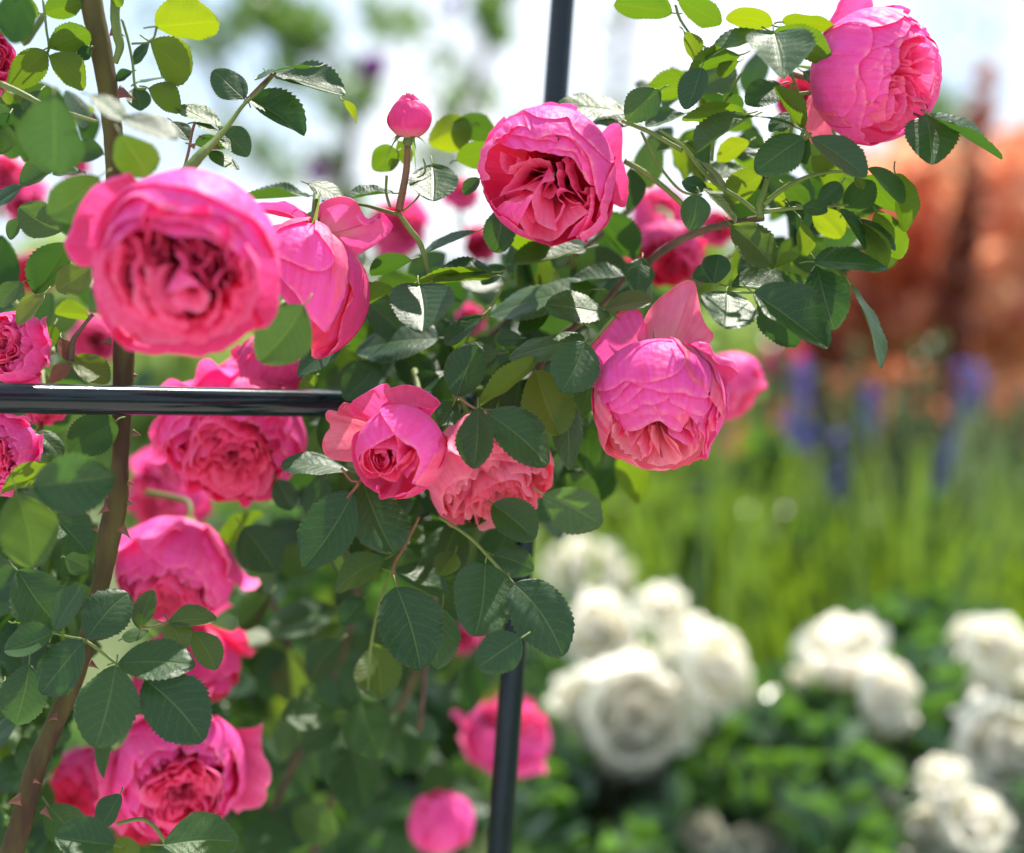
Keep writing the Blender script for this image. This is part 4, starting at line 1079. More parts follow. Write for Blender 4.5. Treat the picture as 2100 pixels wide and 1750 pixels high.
b_r = branch("rose_branch", "leafy right hand branch of bright and shiny leaves under the corner rose", (1560, 450), 1.0, group=BR)
leaves(b_r, TB([(1765,700,1338,585,200,'g',1.02), (1805,765,1550,720,135,'s',1.02), (1960,558,1768,745,205,'g',.98), (1780,1040,1768,1295,125,'b',1.03), (2035,80,1665,48,152,'y',1.0),
 (2100,480,1890,522,65,'y',1.0), (2110,700,1870,785,125,'g',1.02), (2100,880,1940,935,85,'d',1.02)]) + TC([
 (-30,0,250,112,115,'y'), (552,157,283,65,85,'y',.98), (612,136,937,115,58,'y',.98), (560,200,918,355,120,'y',.965), (555,210,132,282,165,'s',.97), (562,205,552,537,405,'s',.95),
 (10,200,112,372,95,'y'), (352,340,42,432,85,'y',.98), (112,418,18,682,172,'s',.97), (342,380,195,442,92,'y'), (602,520,365,652,185,'d',1.0), (387,700,-5,742,65,'y',.98),
 (427,720,62,905,155,'g',.965), (692,782,402,655,48,'s',.965), (700,700,520,790,110,'d',1.0), (742,792,556,538,75,'y',.97), (742,848,445,1045,242,'s',.955), (775,858,748,1012,62,'s',.96),
 (790,850,1118,1100,235,'g',.945), (1505,705,1478,1065,315,'g',.97), (1528,715,1965,985,152,'s',.955), (1138,1038,1352,1255,152,'s',.965), (1308,1070,1386,1428,75,'y',.975),
 (972,1130,835,1243,132,'d',.98), (1000,1292,1155,1128,190,'b',.99), (1130,1082,1332,1292,122,'y',1.0), (738,1272,882,1322,130,'g',.97), (960,1290,1122,1538,105,'s',.965),
 (1090,1350,1303,1545,105,'g',.975), (1100,1372,1272,1643,95,'y',.97), (1190,1300,1384,1572,142,'y',.985), (728,1370,762,1577,92,'y',.98), (808,1612,1270,1640,195,'g',.96),
 (300,1388,560,1652,262,'t',.985), (568,1640,717,1573,62,'y',.98), (820,1630,965,2012,295,'g',.99), (300,1762,772,1790,175,'g',.985), (190,1745,240,1555,175,'g',.98), (160,1190,332,1362,112,'Y',.99),
 (90,1200,38,1422,182,'d',.97), (152,1160,-5,1118,112,'g',.98), (115,1000,292,1143,72,'g',.975), (492,1080,235,1182,172,'y',1.01), (412,870,215,992,115,'y',1.02), (620,1130,785,1252,112,'b',1.0),
 (800,958,882,1082,92,'y',.99), (912,222,800,198,52,'s',1.0), (740,440,850,520,90,'g',1.01), (250,590,375,660,70,'b',1.0), (1060,1090,1112,1168,50,'y',.97), (640,1250,755,1340,80,'g',.99),
 (810,1290,985,1465,152,'y',1.01), (1500,700,1590,880,70,'y',.985), (240,1650,60,1700,130,'g',1.0), (700,1300,560,1200,120,'y',1.03), (500,900,380,820,110,'d',1.03)]) +
 [(1432,575,1425,0.1,0,'g')][:0] + [
 (1490,600,1468,684,118,'g',.955), (1545,600,1697,715,112,'g',.955), (1560,610,1640,705,70,'b',.99), (1745,585,1830,742,46,'s',.95), (1590,560,1650,650,80,'d',1.02)], .99)
stem(b_r, [(1310,560), (1345,525), (1400,490), (1450,470), (1520,455), (1565,447)], 1.03, [9, 9, 8.5, 8, 8, 7], mat=M_WOOD, lump=.12, dend=.99)
stem(b_r, [(1560,448), (1558,420), (1568,390), (1574,366)], .985, [8, 7, 6, 5]); stem(b_r, [(1565,420), (1610,385), (1660,362), (1720,352), (1750,362)], .985, [6, 5, 4, 3, 2])
stem(b_r, [(1565,435), (1620,428), (1680,425), (1740,420)], .985, [5, 4, 3, 2.4]); stem(b_r, [(1555,440), (1520,410), (1480,385), (1440,350), (1400,300), (1350,265)], .985, [5, 5, 5, 4.5, 4, 3])
stem(b_r, [(1575,366), (1600,310), (1622,270), (1624,170)], .99, [5, 4, 4, 3]); stem(b_r, [(1400,310), (1330,270), (1275,248)], .99, [5, 5, 4])
stem(b_r, [(1385,10), (1395,40), (1420,75), (1455,105)], 1.0, [3, 3, 2.5, 2]); stem(b_r, [(1590,75), (1610,120), (1640,200), (1650,260)], .99, [3, 3, 3, 3])
stem(b_r, [(1520,150), (1490,205), (1470,240), (1460,330)], 1.0, [2.5, 2.5, 2.5, 3]); stem(b_r, [(1600,195), (1660,190), (1690,175)], .99, 4)
stem(b_r, [(1590,590), (1550,600), (1500,600)], .96, 2.4); stem(b_r, [(1650,262), (1640,300), (1655,340)], .98, 4); stem(b_r, [(1900,245), (1870,232), (1830,220)], .985, 3)
stem(b_r, [(1315,270), (1345,330), (1395,390), (1440,400)], 1.0, 3); stem(b_r, [(1280,330), (1330,360), (1380,400), (1420,440)], 1.01, [6, 6, 6, 6])

b_l = branch("rose_branch", "big smooth leaves and shaded leaves around the thick cane under the cross tube", (80, 1000), 0.97, group=BR)
leaves(b_l, TD([(270,60,118,252,152,'t',.96), (140,-10,-10,125,145,'s',.98), (545,190,325,180,115,'y',1.0), (440,450,665,605,162,'Y',.99), (445,500,300,590,110,'r',.97),
 (715,840,430,1025,245,'b',.98), (205,1240,700,1195,375,'m',.875), (100,1285,190,1745,335,'Y',.885), (330,1420,545,1655,195,'d',.97), (10,1285,310,1090,92,'y',.95),
 (220,912,395,1050,115,'s',1.0), (330,250,280,400,80,'y',1.02), (380,330,420,470,90,'r',.98), (0,1500,110,1700,150,'d',1.0), (400,1680,560,1750,150,'d',1.0), (100,900,20,1060,120,'d',1.02)]), .97)
stem(b_l, [(190,645), (170,670), (150,700), (145,740)], .98, [4, 4, 6, 8], mat=M_WOOD)
b_5 = branch("rose_branch", "spray of five rounded sharp-toothed leaflets in front of the lower pink roses", (180, 1320), 0.955, group=BR)
leaves(b_5, TG([(335,386,505,106,195,'g',.957), (535,436,765,148,295,'g',.95), (325,396,35,500,185,'g',.957), (515,442,238,745,285,'g',.95), (730,580,1200,590,225,'s',.945),
 (712,592,618,1032,385,'g',.94), (893,682,1265,1055,375,'g',.94)]), .95)
stem(b_5, [(108,1298), (140,1306), (172,1313), (205,1335), (238,1360), (265,1378), (298,1396)], .952, [2.2, 2.6, 3, 3.4, 3.4, 3, 2.4])
b_6 = branch("rose_branch", "small mottled leaves behind the five-leaflet spray and dark leaves at the lower left edge", (100, 1400), 1.0, group=BR)
leaves(b_6, TG([(860,372,905,122,165,'t',.975), (1035,330,1328,298,125,'t',.97), (1040,332,1155,505,185,'t',.97), (1188,386,1335,618,155,'t',.97), (110,10,405,325,305,'d',.985),
 (750,430,905,372,80,'d',.98), (180,585,100,935,285,'d',.98), (680,1010,640,1285,135,'d',1.02), (740,1385,620,1592,155,'g',.97), (700,1700,345,1640,200,'g',.93), (730,1650,835,1795,155,'Y',.94),
 (1005,1700,1465,1705,255,'g',.955), (300,1460,490,1705,225,'d',1.02), (1662,150,1470,372,190,'d',1.14), (2062,250,1655,402,205,'s',1.22), (2100,440,1890,680,210,'d',1.12), (2060,880,1735,900,190,'d',1.14),
 (1450,60,1600,200,120,'s',1.2), (20,700,-60,900,200,'d',1.0), (90,330,290,320,60,'y',.99)]), .98)
stem(b_6, [(286,1288), (320,1284), (345,1276)], .972, 2.4, mat=M_STEM_RED)
stem(b_6, [(240,1690), (290,1680), (320,1700), (340,1730)], .98, 4)

# the thick thorny cane
cane = branch("rose_cane", "thick thorny old cane rising down the left side, behind the cross tube", (20, 1760), 0.99, cat="rose cane")
stem(cane, [(178,-40), (190,20), (205,90), (222,190), (232,280), (240,400), (250,560), (254,720), (250,850), (247,930), (240,1020), (222,1110), (208,1190), (185,1290), (150,1400), (105,1500), (72,1580), (45,1680), (15,1780)],
     1.0, [24, 23, 22, 21, 20, 20, 21, 22, 20, 17, 23, 23, 19, 19, 19, 20, 21, 23, 25], mat=M_CANE, lump=.05, n=110, nseg=18)
stem(cane, [(238,-30), (236,30), (240,70), (246,95), (236,130)], 0.985, [10, 10, 10, 9, 6], mat=M_STEM, n=20)
for (x, y, sx, sy, l) in [(228,62,1,.25,30), (243,188,1,.25,36), (196,240,-1,.4,18), (228,700,-1,-.05,24), (272,888,1,.15,20), (262,990,1,.2,14), (222,1015,-1,.4,22), (262,1030,1,.3,18), (248,1082,.9,.8,28),
                          (200,1085,-1,-.1,16), (222,1040,-1,.5,24), (44,1640,-1,.1,34), (88,1660,.8,.7,26), (150,1330,-1,.2,20), (185,1360,1,.5,20), (118,1470,-1,.2,20), (70,1600,1,.4,16), (275,770,1,-.1,10)]:
    thorn(cane, x, y, .985, sx, sy, l, l * .42)

# ------------------------------------------------------------------ garden arch: cross tube and upright
arch = branch("garden_arch", "dark green coated steel tube arch: one upright and one cross tube carrying the roses", (1000, 1900), 1.12, cat="garden arch")
def straight(name, a, b, da, db, rpx_at_a, parent, ext=0):
    A_, B_ = at(*a, da), at(*b, db)
    r = rpx_at_a * px(da)
    t = np.linspace(0, 1, 40)[:, None]
    path = A_ * (1 - t) + B_ * t - np.array(list(parent.location))
    return link(name, tube_mesh(name, path, np.full(40, r), 32, M_TUBE), parent)
straight("cross_tube", (-260, 813), (1100, 834), 0.885, 1.16, 33.5, arch)
straight("upright_tube", (1163, -120), (975, 2400), 1.15, 1.10, 25, arch)
straight("joint_collar", (1094, 812), (1091, 852), 1.12, 1.12, 31, arch)

# ------------------------------------------------------------------ inner foliage of the climbing rose
def in_poly(x, y, poly):
    c = False; n = len(poly); j = n - 1
    for i in range(n):
        xi, yi = poly[i]; xj, yj = poly[j]
        if ((yi > y) != (yj > y)) and (x < (xj - xi) * (y - yi) / (yj - yi + 1e-9) + xi): c = not c
        j = i
    return c
def fill(parent, poly, n, d0, d1, smin, smax, kinds, g, stalk=False):
    xs = [p[0] for p in poly]; ys = [p[1] for p in poly]; k = 0
    while k < n:
        x = g.uniform(min(xs), max(xs)); y = g.uniform(min(ys), max(ys))
        if not in_poly(x, y, poly): continue
        d = g.uniform(d0, d1)
        if any(d < q[3] + .03 and math.hypot(x - q[0], y - q[1]) < q[2] * .9 + 38 for q in ROSE_SPOTS):
            k += .34; continue
        L_ = g.uniform(smin, smax) / d; a = g.uniform(0, 6.28)
        if g.random() < .6: a = g.normal(1.57, 0.9)            # leaves tend to hang
        w = L_ * g.uniform(.35, .8)
        put_leaf(parent, x - math.cos(a) * L_ / 2, y - math.sin(a) * L_ / 2, x + math.cos(a) * L_ / 2, y + math.sin(a) * L_ / 2, w, d, kinds[int(g.integers(len(kinds)))], lo=d > 1.12)
        k += 1
gf = np.random.default_rng(5)
in_c = branch("rose_foliage", "shaded inner leaves of the climbing rose behind the half open and open roses", (1000, 700), 1.15, cat="rose foliage", group="inner foliage of the climbing rose")
fill(in_c, [(700,470),(830,480),(960,540),(1080,500),(1300,470),(1430,470),(1420,560),(1290,620),(1220,700),(1230,1000),(1120,1080),(1000,1160),(700,1150),(600,1060),(620,880),(700,850),(690,700)], 285, 1.06, 1.26, 95, 135, 'gddbd', gf)
for pts in ([(1500,520), (1300,700), (1050,900), (900,1200), (860,1500)], [(700,1100), (850,850), (1100,600), (1300,420)], [(1250,900), (1050,760), (800,640), (700,500)]):
    stem(in_c, pts, 1.14, [4, 6, 7, 7, 6][:len(pts)], mat=M_WOOD)
in_d = branch("rose_foliage", "deeper shaded leaves filling the rose behind the middle of the arch", (950, 800), 1.4, cat="rose foliage", group="inner foliage of the climbing rose")
fill(in_d, [(690,560),(800,520),(1000,560),(1250,520),(1400,540),(1250,680),(1230,980),(1120,1080),(1000,1170),(560,1180),(620,880)], 290, 1.26, 1.6, 115, 155, 'gddbd', gf)
in_r = branch("rose_foliage", "inner leaves of the right hand branch with sky showing between them", (1500, 400), 1.08, cat="rose foliage", group="inner foliage of the climbing rose")
fill(in_r, [(1290,200),(1420,150),(1560,120),(1650,200),(1700,330),(1820,380),(1840,520),(1740,640),(1560,640),(1480,560),(1330,420)], 62, 1.03, 1.14, 85, 125, 'ybgyd', gf)
in_l = branch("rose_foliage", "shaded leaves behind the cane along the left edge", (60, 1200), 1.1, cat="rose foliage", group="inner foliage of the climbing rose")
fill(in_l, [(-40,480),(150,470),(210,600),(200,760),(110,900),(170,1050),(180,1250),(150,1500),(200,1760),(-40,1760)], 190, 1.05, 1.25, 90, 135, 'ddbgd', gf)
fill(in_l, [(-40,150),(150,200),(230,330),(140,480),(-40,480)], 24, 1.02, 1.12, 80, 120, 'dbyg', gf)
in_b = branch("rose_foliage", "out of focus lower leaves of the climbing rose between the lower roses and the upright", (700, 1500), 1.35, cat="rose foliage", group="inner foliage of the climbing rose")
fill(in_b, [(440,1080),(700,1080),(960,1150),(1010,1300),(990,1760),(200,1760),(480,1500)], 300, 1.22, 1.75, 110, 150, 'gdsgdbg', gf)
for pts in ([(740,1180), (700,1350), (620,1530), (540,1700)], [(900,1250), (820,1450), (700,1600), (640,1760)], [(540,1180), (600,1350), (640,1500)]):
    stem(in_b, pts, 1.3, [6, 7, 8, 9][:len(pts)], mat=M_WOOD)
fill(in_l, [(230,720),(300,740),(330,870),(320,1020),(250,1000)], 5, 1.5, 1.7, 80, 110, 'yg', gf)
# ------------------------------------------------------------------ the garden behind
M_GROUND = simple_mat("soil_and_grass", (0.035, 0.055, 0.015), (0.10, 0.14, 0.035), 3.0, 0.9, bump=0.4)
gr = np.linspace(-1, 1, 60)
X, Y = np.meshgrid(gr * 120, gr * 120 + 60)
Zg = 0.06 * np.sin(X * .7) * np.cos(Y * .5)
ground = link("ground", grid_mesh("ground", np.stack([X, Y, Zg], -1), None, M_GROUND)); tag(ground, kind="structure")

M_BOUNCE = simple_mat("bounce_gravel", (0.46, 0.43, 0.38), (0.62, 0.58, 0.52), 14.0, 0.9, bump=0.5)  # pale for the light it throws back up
pxx, pyy = np.meshgrid(np.linspace(-4, 4, 40), np.linspace(-9, 1.3, 60))
bounce_o = link("path", grid_mesh("path", np.stack([pxx, pyy + 0.12 * np.sin(pxx * 2), 0.085 + 0.004 * np.sin(pxx * 9) * np.cos(pyy * 7)], -1), None, M_BOUNCE)); tag(bounce_o, kind="structure")  # unseen ground sheet, added to bounce sun up onto the roses

def bg_mat(name, c1, c2, trans, tw=0.35, rough=0.4, spec=0.5, mids=()):
    m, N, L = new_mat(name)
    out = N.new("ShaderNodeOutputMaterial"); geo = N.new("ShaderNodeNewGeometry")
    st = [(0.0, c1), (1.0, c2)] if not mids else [(i / (len(mids) + 1), c) for i, c in enumerate([c1, *mids, c2])]
    col = ramp(N, L, geo.outputs['Random Per Island'], st)
    pb = N.new("ShaderNodeBsdfPrincipled"); L.new(col, pb.inputs['Base Color']); pb.inputs['Roughness'].default_value = rough
    pb.inputs['Specular IOR Level'].default_value = spec
    tr = N.new("ShaderNodeBsdfTranslucent"); tr.inputs[0].default_value = (*trans, 1)
    mx = N.new("ShaderNodeMixShader"); mx.inputs[0].default_value = tw
    L.new(pb.outputs[0], mx.inputs[1]); L.new(tr.outputs[0], mx.inputs[2]); L.new(mx.outputs[0], out.inputs['Surface'])
    return m
MB_GREEN = bg_mat("bush_leaf", (0.012, 0.045, 0.018), (0.10, 0.19, 0.06), (0.16, 0.36, 0.03), .35, .25, mids=[(0.02, 0.06, 0.03), (0.09, 0.15, 0.11), (0.03, 0.08, 0.03), (0.045, 0.10, 0.05)])
MB_LIME = bg_mat("lush_green_leaf", (0.015, 0.050, 0.014), (0.17, 0.28, 0.03), (0.28, 0.45, 0.02), .38, .35, mids=[(0.04, 0.11, 0.03), (0.07, 0.13, 0.06)])
MB_GREY = bg_mat("grey_green_stem_leaf", (0.06, 0.09, 0.05), (0.14, 0.18, 0.11), (0.2, 0.3, 0.1))
MB_COPPER = bg_mat("copper_leaf", (0.16, 0.04, 0.03), (0.72, 0.42, 0.30), (1.0, 0.50, 0.30), .60, .22, mids=[(0.55, 0.18, 0.08), (0.24, 0.24, 0.08), (0.78, 0.42, 0.30), (0.30, 0.10, 0.06), (0.80, 0.36, 0.18), (0.85, 0.60, 0.48)])
MB_COPPER_D = bg_mat("dark_copper_leaf", (0.045, 0.014, 0.014), (0.28, 0.10, 0.06), (0.60, 0.20, 0.10), .5, .35)
MB_TREE = bg_mat("tree_leaf", (0.03, 0.07, 0.03), (0.07, 0.13, 0.05), (0.2, 0.38, 0.05))
MB_BLUE = bg_mat("blue_floret", (0.05, 0.05, 0.30), (0.30, 0.28, 0.62), (0.12, 0.12, 0.5), .3)
MB_VIOLET = bg_mat("violet_petal", (0.22, 0.06, 0.30), (0.38, 0.10, 0.42), (0.4, 0.1, 0.5))

def cloud(name, parent, pts, sizes, mat, g, aspect=0.55, upright=0.0, kind="stuff"):
    """many small folded leaves as one mesh; pts (n,3) world, sizes (n,)"""
    n = len(pts)
    y = g.normal(size=(n, 3)); y[:, 2] += upright * 3; y /= np.linalg.norm(y, axis=1)[:, None]
    r = g.normal(size=(n, 3)); x = np.cross(y, r); x /= np.linalg.norm(x, axis=1)[:, None]; z = np.cross(x, y)
    s = np.asarray(sizes)[:, None]
    base = pts - y * s * .5; tip = pts + y * s * .5
    a1 = pts - x * s * aspect * .5 + z * s * .12 - y * s * .1; b1 = pts + x * s * aspect * .5 + z * s * .12 - y * s * .1
    a2 = pts - x * s * aspect * .38 + z * s * .1 + y * s * .25; b2 = pts + x * s * aspect * .38 + z * s * .1 + y * s * .25
    V = np.stack([base, a1, a2, tip, b2, b1], 1).reshape(-1, 3)
    if parent is not None: V = V - np.array(list(parent.location))
    i0 = np.arange(n)[:, None] * 6
    F = np.concatenate([i0 + np.array([[0, 3, 2, 1]]), i0 + np.array([[0, 5, 4, 3]])], 0)
    o = link(name, faces_mesh(name, V, F, [mat], smooth=False), parent)
    if kind: o["kind"] = kind
    return o

def blob(g, n, c, r, shell=0.5):
    v = g.normal(size=(n, 3)); v /= np.linalg.norm(v, axis=1)[:, None]
    rad = g.uniform(shell, 1.0, n) ** 0.7
    return np.asarray(c) + v * rad[:, None] * np.asarray(r)

gb = np.random.default_rng(91)
def wpt(x, y, d): return at(x, y, d)

def shrub(label, blobs, mat, size, cat, name, group=None, stems=True, stem_m=None, upright=0.0, aspect=.55):
    """blobs: (x,y,d, rx_px, ry_px, rz_m, n)"""
    f = blobs[0]; c0 = wpt(*f[:3])
    root = empty(name, (c0[0], c0[1], 0.0)); tag(root, label, cat, group); bpy.context.view_layer.update()
    P = []
    for (x, y, d, rx, ry, rz, n) in blobs:
        P.append(blob(gb, n, wpt(x, y, d), (rx * px(d), rz, ry * px(d)), 0.35))
    P = np.vstack(P); P = P[P[:, 2] > 0.03]
    v_ = P - CAM; dd = v_ @ FWD; sx = 1050 + (v_ @ RIGHT) / (0.6 * dd / 2100); sy = 875 - (v_ @ UP) / (0.6 * dd / 2100)
    keep = np.ones(len(P), bool)
    for q in ROSE_SPOTS:
        if q[3] > 1.7: keep &= ~((np.hypot(sx - q[0], sy - q[1]) < q[2] + 18) & (dd < q[3] + .03))
    P = P[keep]
    cloud("foliage", root, P, gb.uniform(size * .6, size * 1.2, len(P)), mat, gb, aspect, upright)
    if stems:
        for (x, y, d, rx, ry, rz, n) in blobs:
            c = wpt(x, y, d)
            path = np.array([[c0[0] + gb.uniform(-.03, .03), c0[1], 0], (c0 + c) / 2 * np.array([1, 1, .5]), c]) - np.array([c0[0], c0[1], 0])
            link("stem", tube_mesh("stem", catmull(path, 10), np.linspace(.012, .004, 10), 6, stem_m or M_STEM), root)
    return root

# white rose bushes, lower right
_w = full_rose(61, 0.80, quarters=4, nfold=2, guards=3, nv=9, nu=12, layers=2)
WR = "white roses behind the climbing rose"
_, MW = rose_at(1300, 1470, 1.98, 104, (.1, .2, .9), "largest white rose, a loose double bloom right of the upright tube", petals=_w, mat=M_PETAL_WHITE, name="white_rose", cat="white rose", group=WR, stem_to=at(1300, 1700, 2.1))
for (x, y, d, r, ax, sp, lab) in [
    (1355,1252,2.05,50,(.1,.5,.7),1, "round white rose standing alone above the largest white rose"),
    (1235,1295,2.1,68,(-.3,.3,.7),2, "white rose tucked behind the upper left of the largest white rose"),
    (1462,1370,2.0,78,(.5,.1,.7),3, "white rose with a bright right side, right of the largest white rose"),
    (1405,1310,2.1,58,(.2,.6,.6),4, "white rose between the lone round one and the bright sided one"),
    (1190,1170,2.6,70,(-.1,.5,.7),5, "dim cream white rose just right of the upright tube under the leaves"),
    (1262,1190,2.7,46,(.3,.4,.7),.5, "small cream white rose beside the dim one, farther back"),
    (1280,1540,2.02,70,(0,-.5,.8),1.4, "white rose hanging under the largest white rose"),
    (1730,1335,2.1,80,(-.2,.75,.4),2.4, "dome shaped white rose with its shaded underside showing"),
    (1820,1420,2.0,62,(.4,.1,.8),3.4, "narrow tall white rose, petals hanging in a point, right of the dome shaped one"),
    (1822,1480,2.02,46,(.1,-.8,.5),.2, "lower hanging petals of a white rose under the narrow tall one"),
    (2040,1330,2.05,66,(.2,.3,.8),4.4, "white rose at the right edge, uppermost in its column"),
    (1985,1305,2.1,36,(-.4,.3,.8),5.4, "little white rose touching the left of the uppermost edge rose"),
    (2050,1415,2.1,62,(.1,-.2,.9),.9, "white rose at the right edge, second from the top of its column"),
    (2045,1535,2.0,92,(.2,.2,.9),1.9, "large white rose at the right edge above the creamy sunlit cluster"),
    (2000,1600,2.02,60,(-.1,-.6,.7),2.9, "white rose hanging below the large one at the right edge"),
    (1935,1600,1.9,50,(-.2,.7,.6),3.9, "creamy sunlit rose on top of the bottom right cluster"),
    (1990,1690,1.88,70,(.2,.6,.7),4.9, "brightest creamy rose in the bottom right cluster"),
    (1900,1715,1.9,58,(-.4,.5,.7),5.9, "creamy rose at the lower left of the bottom right cluster"),
    (1815,1645,1.95,32,(0,.4,.8),.3, "small blush rose left of the creamy cluster"),
    (1278,1630,2.2,48,(.3,.6,.6),1.3, "cream rose low in the middle, above the bottom edge bushes"),
    (1245,1660,2.25,34,(-.3,.5,.7),2.3, "little cream rose left of the low cream one"),
    (1440,1712,1.95,44,(-.1,.5,.8),3.3, "white rose cut by the bottom edge, narrow one right of the low cream roses"),
    (1212,1445,2.02,72,(-.5,-.1,.7),3.1, "white rose pressed against the lower left of the largest white rose"),
    (1385,1480,2.03,62,(.5,-.2,.7),4.1, "white rose pressed against the right of the largest white rose"),
    (1300,1378,2.06,64,(0,.7,.5),5.1, "white rose seen side on, directly on top of the largest white rose"),
    (1340,1585,2.1,34,(.2,.5,.7),1.7, "small white rose between the hanging one and the low cream ones"),
    (1515,1420,2.2,30,(.3,.2,.8),2.7, "small white rose at the right foot of the bright sided one"),
    (1640,1395,2.3,24,(-.3,.4,.7),3.7, "tiny pale pink tinged rose at the left of the dome shaped one"),
    (1700,1600,2.3,22,(.3,.6,.6),4.7, "tiny white rose in the leaves below the dome shaped one"),
    (1865,1560,2.1,26,(.1,.6,.6),5.7, "small creamy rose just above left of the creamy cluster"),
    (2070,1700,1.95,46,(.3,.4,.7),.7, "creamy rose cut by the right edge beside the brightest creamy one"),
    (1180,1430,2.2,34,(-.4,.1,.8),1.7, "small white rose at the left of the largest white rose"),
    (1550,1745,1.95,56,(.1,.7,.6),4.3, "white rose half cut by the bottom edge, the broader one")]:
    copy_rose(x, y, d, r * 1.02, ax, lab, MW, sp, at(x + 10, y + r * 2.2, d + .06), name="white_rose", group=WR, cat="white rose", sepals=0)

WG = "white rose bushes"
shrub("blurred white rose bush with dark green leaves at the middle of the bottom edge", [(1250,1650,2.1,230,260,.30,1700), (1350,1900,2.1,300,250,.35,1200), (1180,1350,2.4,150,200,.25,500), (1420,1480,2.3,160,140,.2,450)], MB_GREEN, .064, "rose bush", "white_rose_bush", WG)
shrub("blurred white rose bush with dark green leaves in the bottom right corner", [(1700,1600,2.1,260,190,.35,1800), (2000,1560,2.2,240,240,.30,1600), (1850,1850,2.0,330,250,.3,1500), (1900,1330,2.5,200,110,.2,500)], MB_GREEN, .064, "rose bush", "white_rose_bush", WG)
# lush green perennials behind the white roses
def blades(root, n, xr, yr_top, dr, mat, g, width=.010):
    V = []; F = []
    for i in range(n):
        d = g.uniform(*dr); x = g.uniform(*xr); yt = g.uniform(*yr_top)
        top = wpt(x, yt, d); lean = g.normal(0, .10, 2)
        base = np.array([top[0] + lean[0], top[1] + lean[1], max(0.05, top[2] - g.uniform(.5, .9))])
        w = width * g.uniform(.5, 1.4); a = g.uniform(0, 3.14); wx = np.array([math.cos(a), math.sin(a), 0]) * w
        k = len(V); mid = (base + top) / 2 + np.array([lean[0] * .3, lean[1] * .3, 0])
        V += [base - wx * .6, base + wx * .6, mid + wx, mid - wx, top]
        F += [(k, k + 1, k + 2, k + 3), (k + 3, k + 2, k + 4, k + 4)]
    V = np.array(V) - np.array(list(root.location))
    me = bpy.data.meshes.new("blades"); me.from_pydata(V.tolist(), [], [tuple(dict.fromkeys(f)) for f in F]); me.materials.append(mat)
    o = link("blades", me, root); o["kind"] = "stuff"; return o
per = shrub("mass of fresh green perennials growing behind the white roses", [(1500,1180,3.2,330,170,.4,2600), (1850,1200,3.2,330,140,.4,2400), (1300,1050,3.4,200,200,.3,1800), (1450,1400,3.0,260,160,.3,1500), (1440,1150,2.7,45,90,.05,90), (1560,960,2.9,60,60,.1,90), (2050,1150,3.4,180,150,.3,1100), (1700,1400,2.9,400,120,.3,1800)],
            MB_LIME, .065, "perennials", "green_perennials", upright=.35)
blades(per, 950, (1150, 2250), (860, 1250), (2.5, 3.9), MB_LIME, gb, .011)
blades(per, 200, (1450, 2250), (720, 980), (3.0, 4.0), MB_GREY, gb, .020)
shrub("pale lime coloured bush in the gap between the white roses and the nodding rose", [(1420,860,4.6,200,160,.4,1700), (1350,1000,4.4,220,130,.3,1400), (350,760,4.6,190,160,.4,900), (1600,700,4.8,150,120,.4,900)][:2] + [(1560,720,4.8,150,140,.4,1000)],
      bg_mat("pale_lime_leaf", (0.16, 0.24, 0.07), (0.30, 0.40, 0.13), (0.5, 0.7, 0.15), .4), .06, "bush", "lime_bush")
shrub("pale green bush seen through the gap between the cane and the roses on the left", [(380,760,4.2,170,150,.4,1500), (290,900,4.2,150,160,.4,1200), (180,640,4.4,200,180,.4,1000), (520,1050,4.0,300,200,.4,1400)],
      bg_mat("yellow_green_leaf", (0.14, 0.22, 0.05), (0.30, 0.40, 0.13), (0.5, 0.7, 0.15), .4), .06, "bush", "green_bush")
shrub("green leafy shrub far behind the lower roses", [(700,1350,3.0,420,350,.4,3200), (500,1650,2.8,500,250,.4,2400)], MB_GREEN, .06, "shrub", "green_shrub")

# delphiniums
def delphinium(x, y0, y1, d, w, lab, lean=0.0, mat=None):
    top = wpt(x + lean, y0, d); bot = wpt(x, y1, d); foot = np.array([bot[0] - (top[0] - bot[0]) * .3, bot[1], 0.0])
    root = empty("delphinium", foot); tag(root, lab, "delphinium", "delphiniums behind the roses"); bpy.context.view_layer.update()
    path = catmull(np.array([foot, bot, top]) - foot, 16)
    link("stem", tube_mesh("stem", path, np.linspace(.006, .002, 16), 6, M_STEM), root)
    n = 60; t = gb.uniform(0, 1, n); r = w * px(d) * (1 - .6 * t) * gb.uniform(.4, 1, n); a = gb.uniform(0, 6.28, n)
    P = bot + (top - bot) * t[:, None] + np.stack([r * np.cos(a), r * np.sin(a), gb.normal(0, .01, n)], 1)
    cloud("flower_spike", root, P, gb.uniform(.018, .03, n), mat or MB_BLUE, gb, .9)
    P = np.array([foot + np.array([gb.normal(0, .05), gb.normal(0, .05), gb.uniform(.1, max(.2, bot[2] - .05))]) for _ in range(30)])
    cloud("leaves", root, P, gb.uniform(.05, .09, 30), MB_GREEN, gb, .7)
for a in [(1638,745,935,3.0,42,"bright blue delphinium spike, the most vivid one, below the far red rose",6), (1935,760,1000,3.1,20,"long leaning blue delphinium spike right of centre in the green border",45),
          (1775,800,890,3.3,22,"short dim blue delphinium spike halfway between the vivid one and the leaning one",8), (2000,770,860,3.4,20,"violet-blue delphinium spike in front of the orange shrub at the right",4),
          (1720,905,1000,3.1,13,"faint blue delphinium spike low behind the green stems",4)]:
    delphinium(*a)

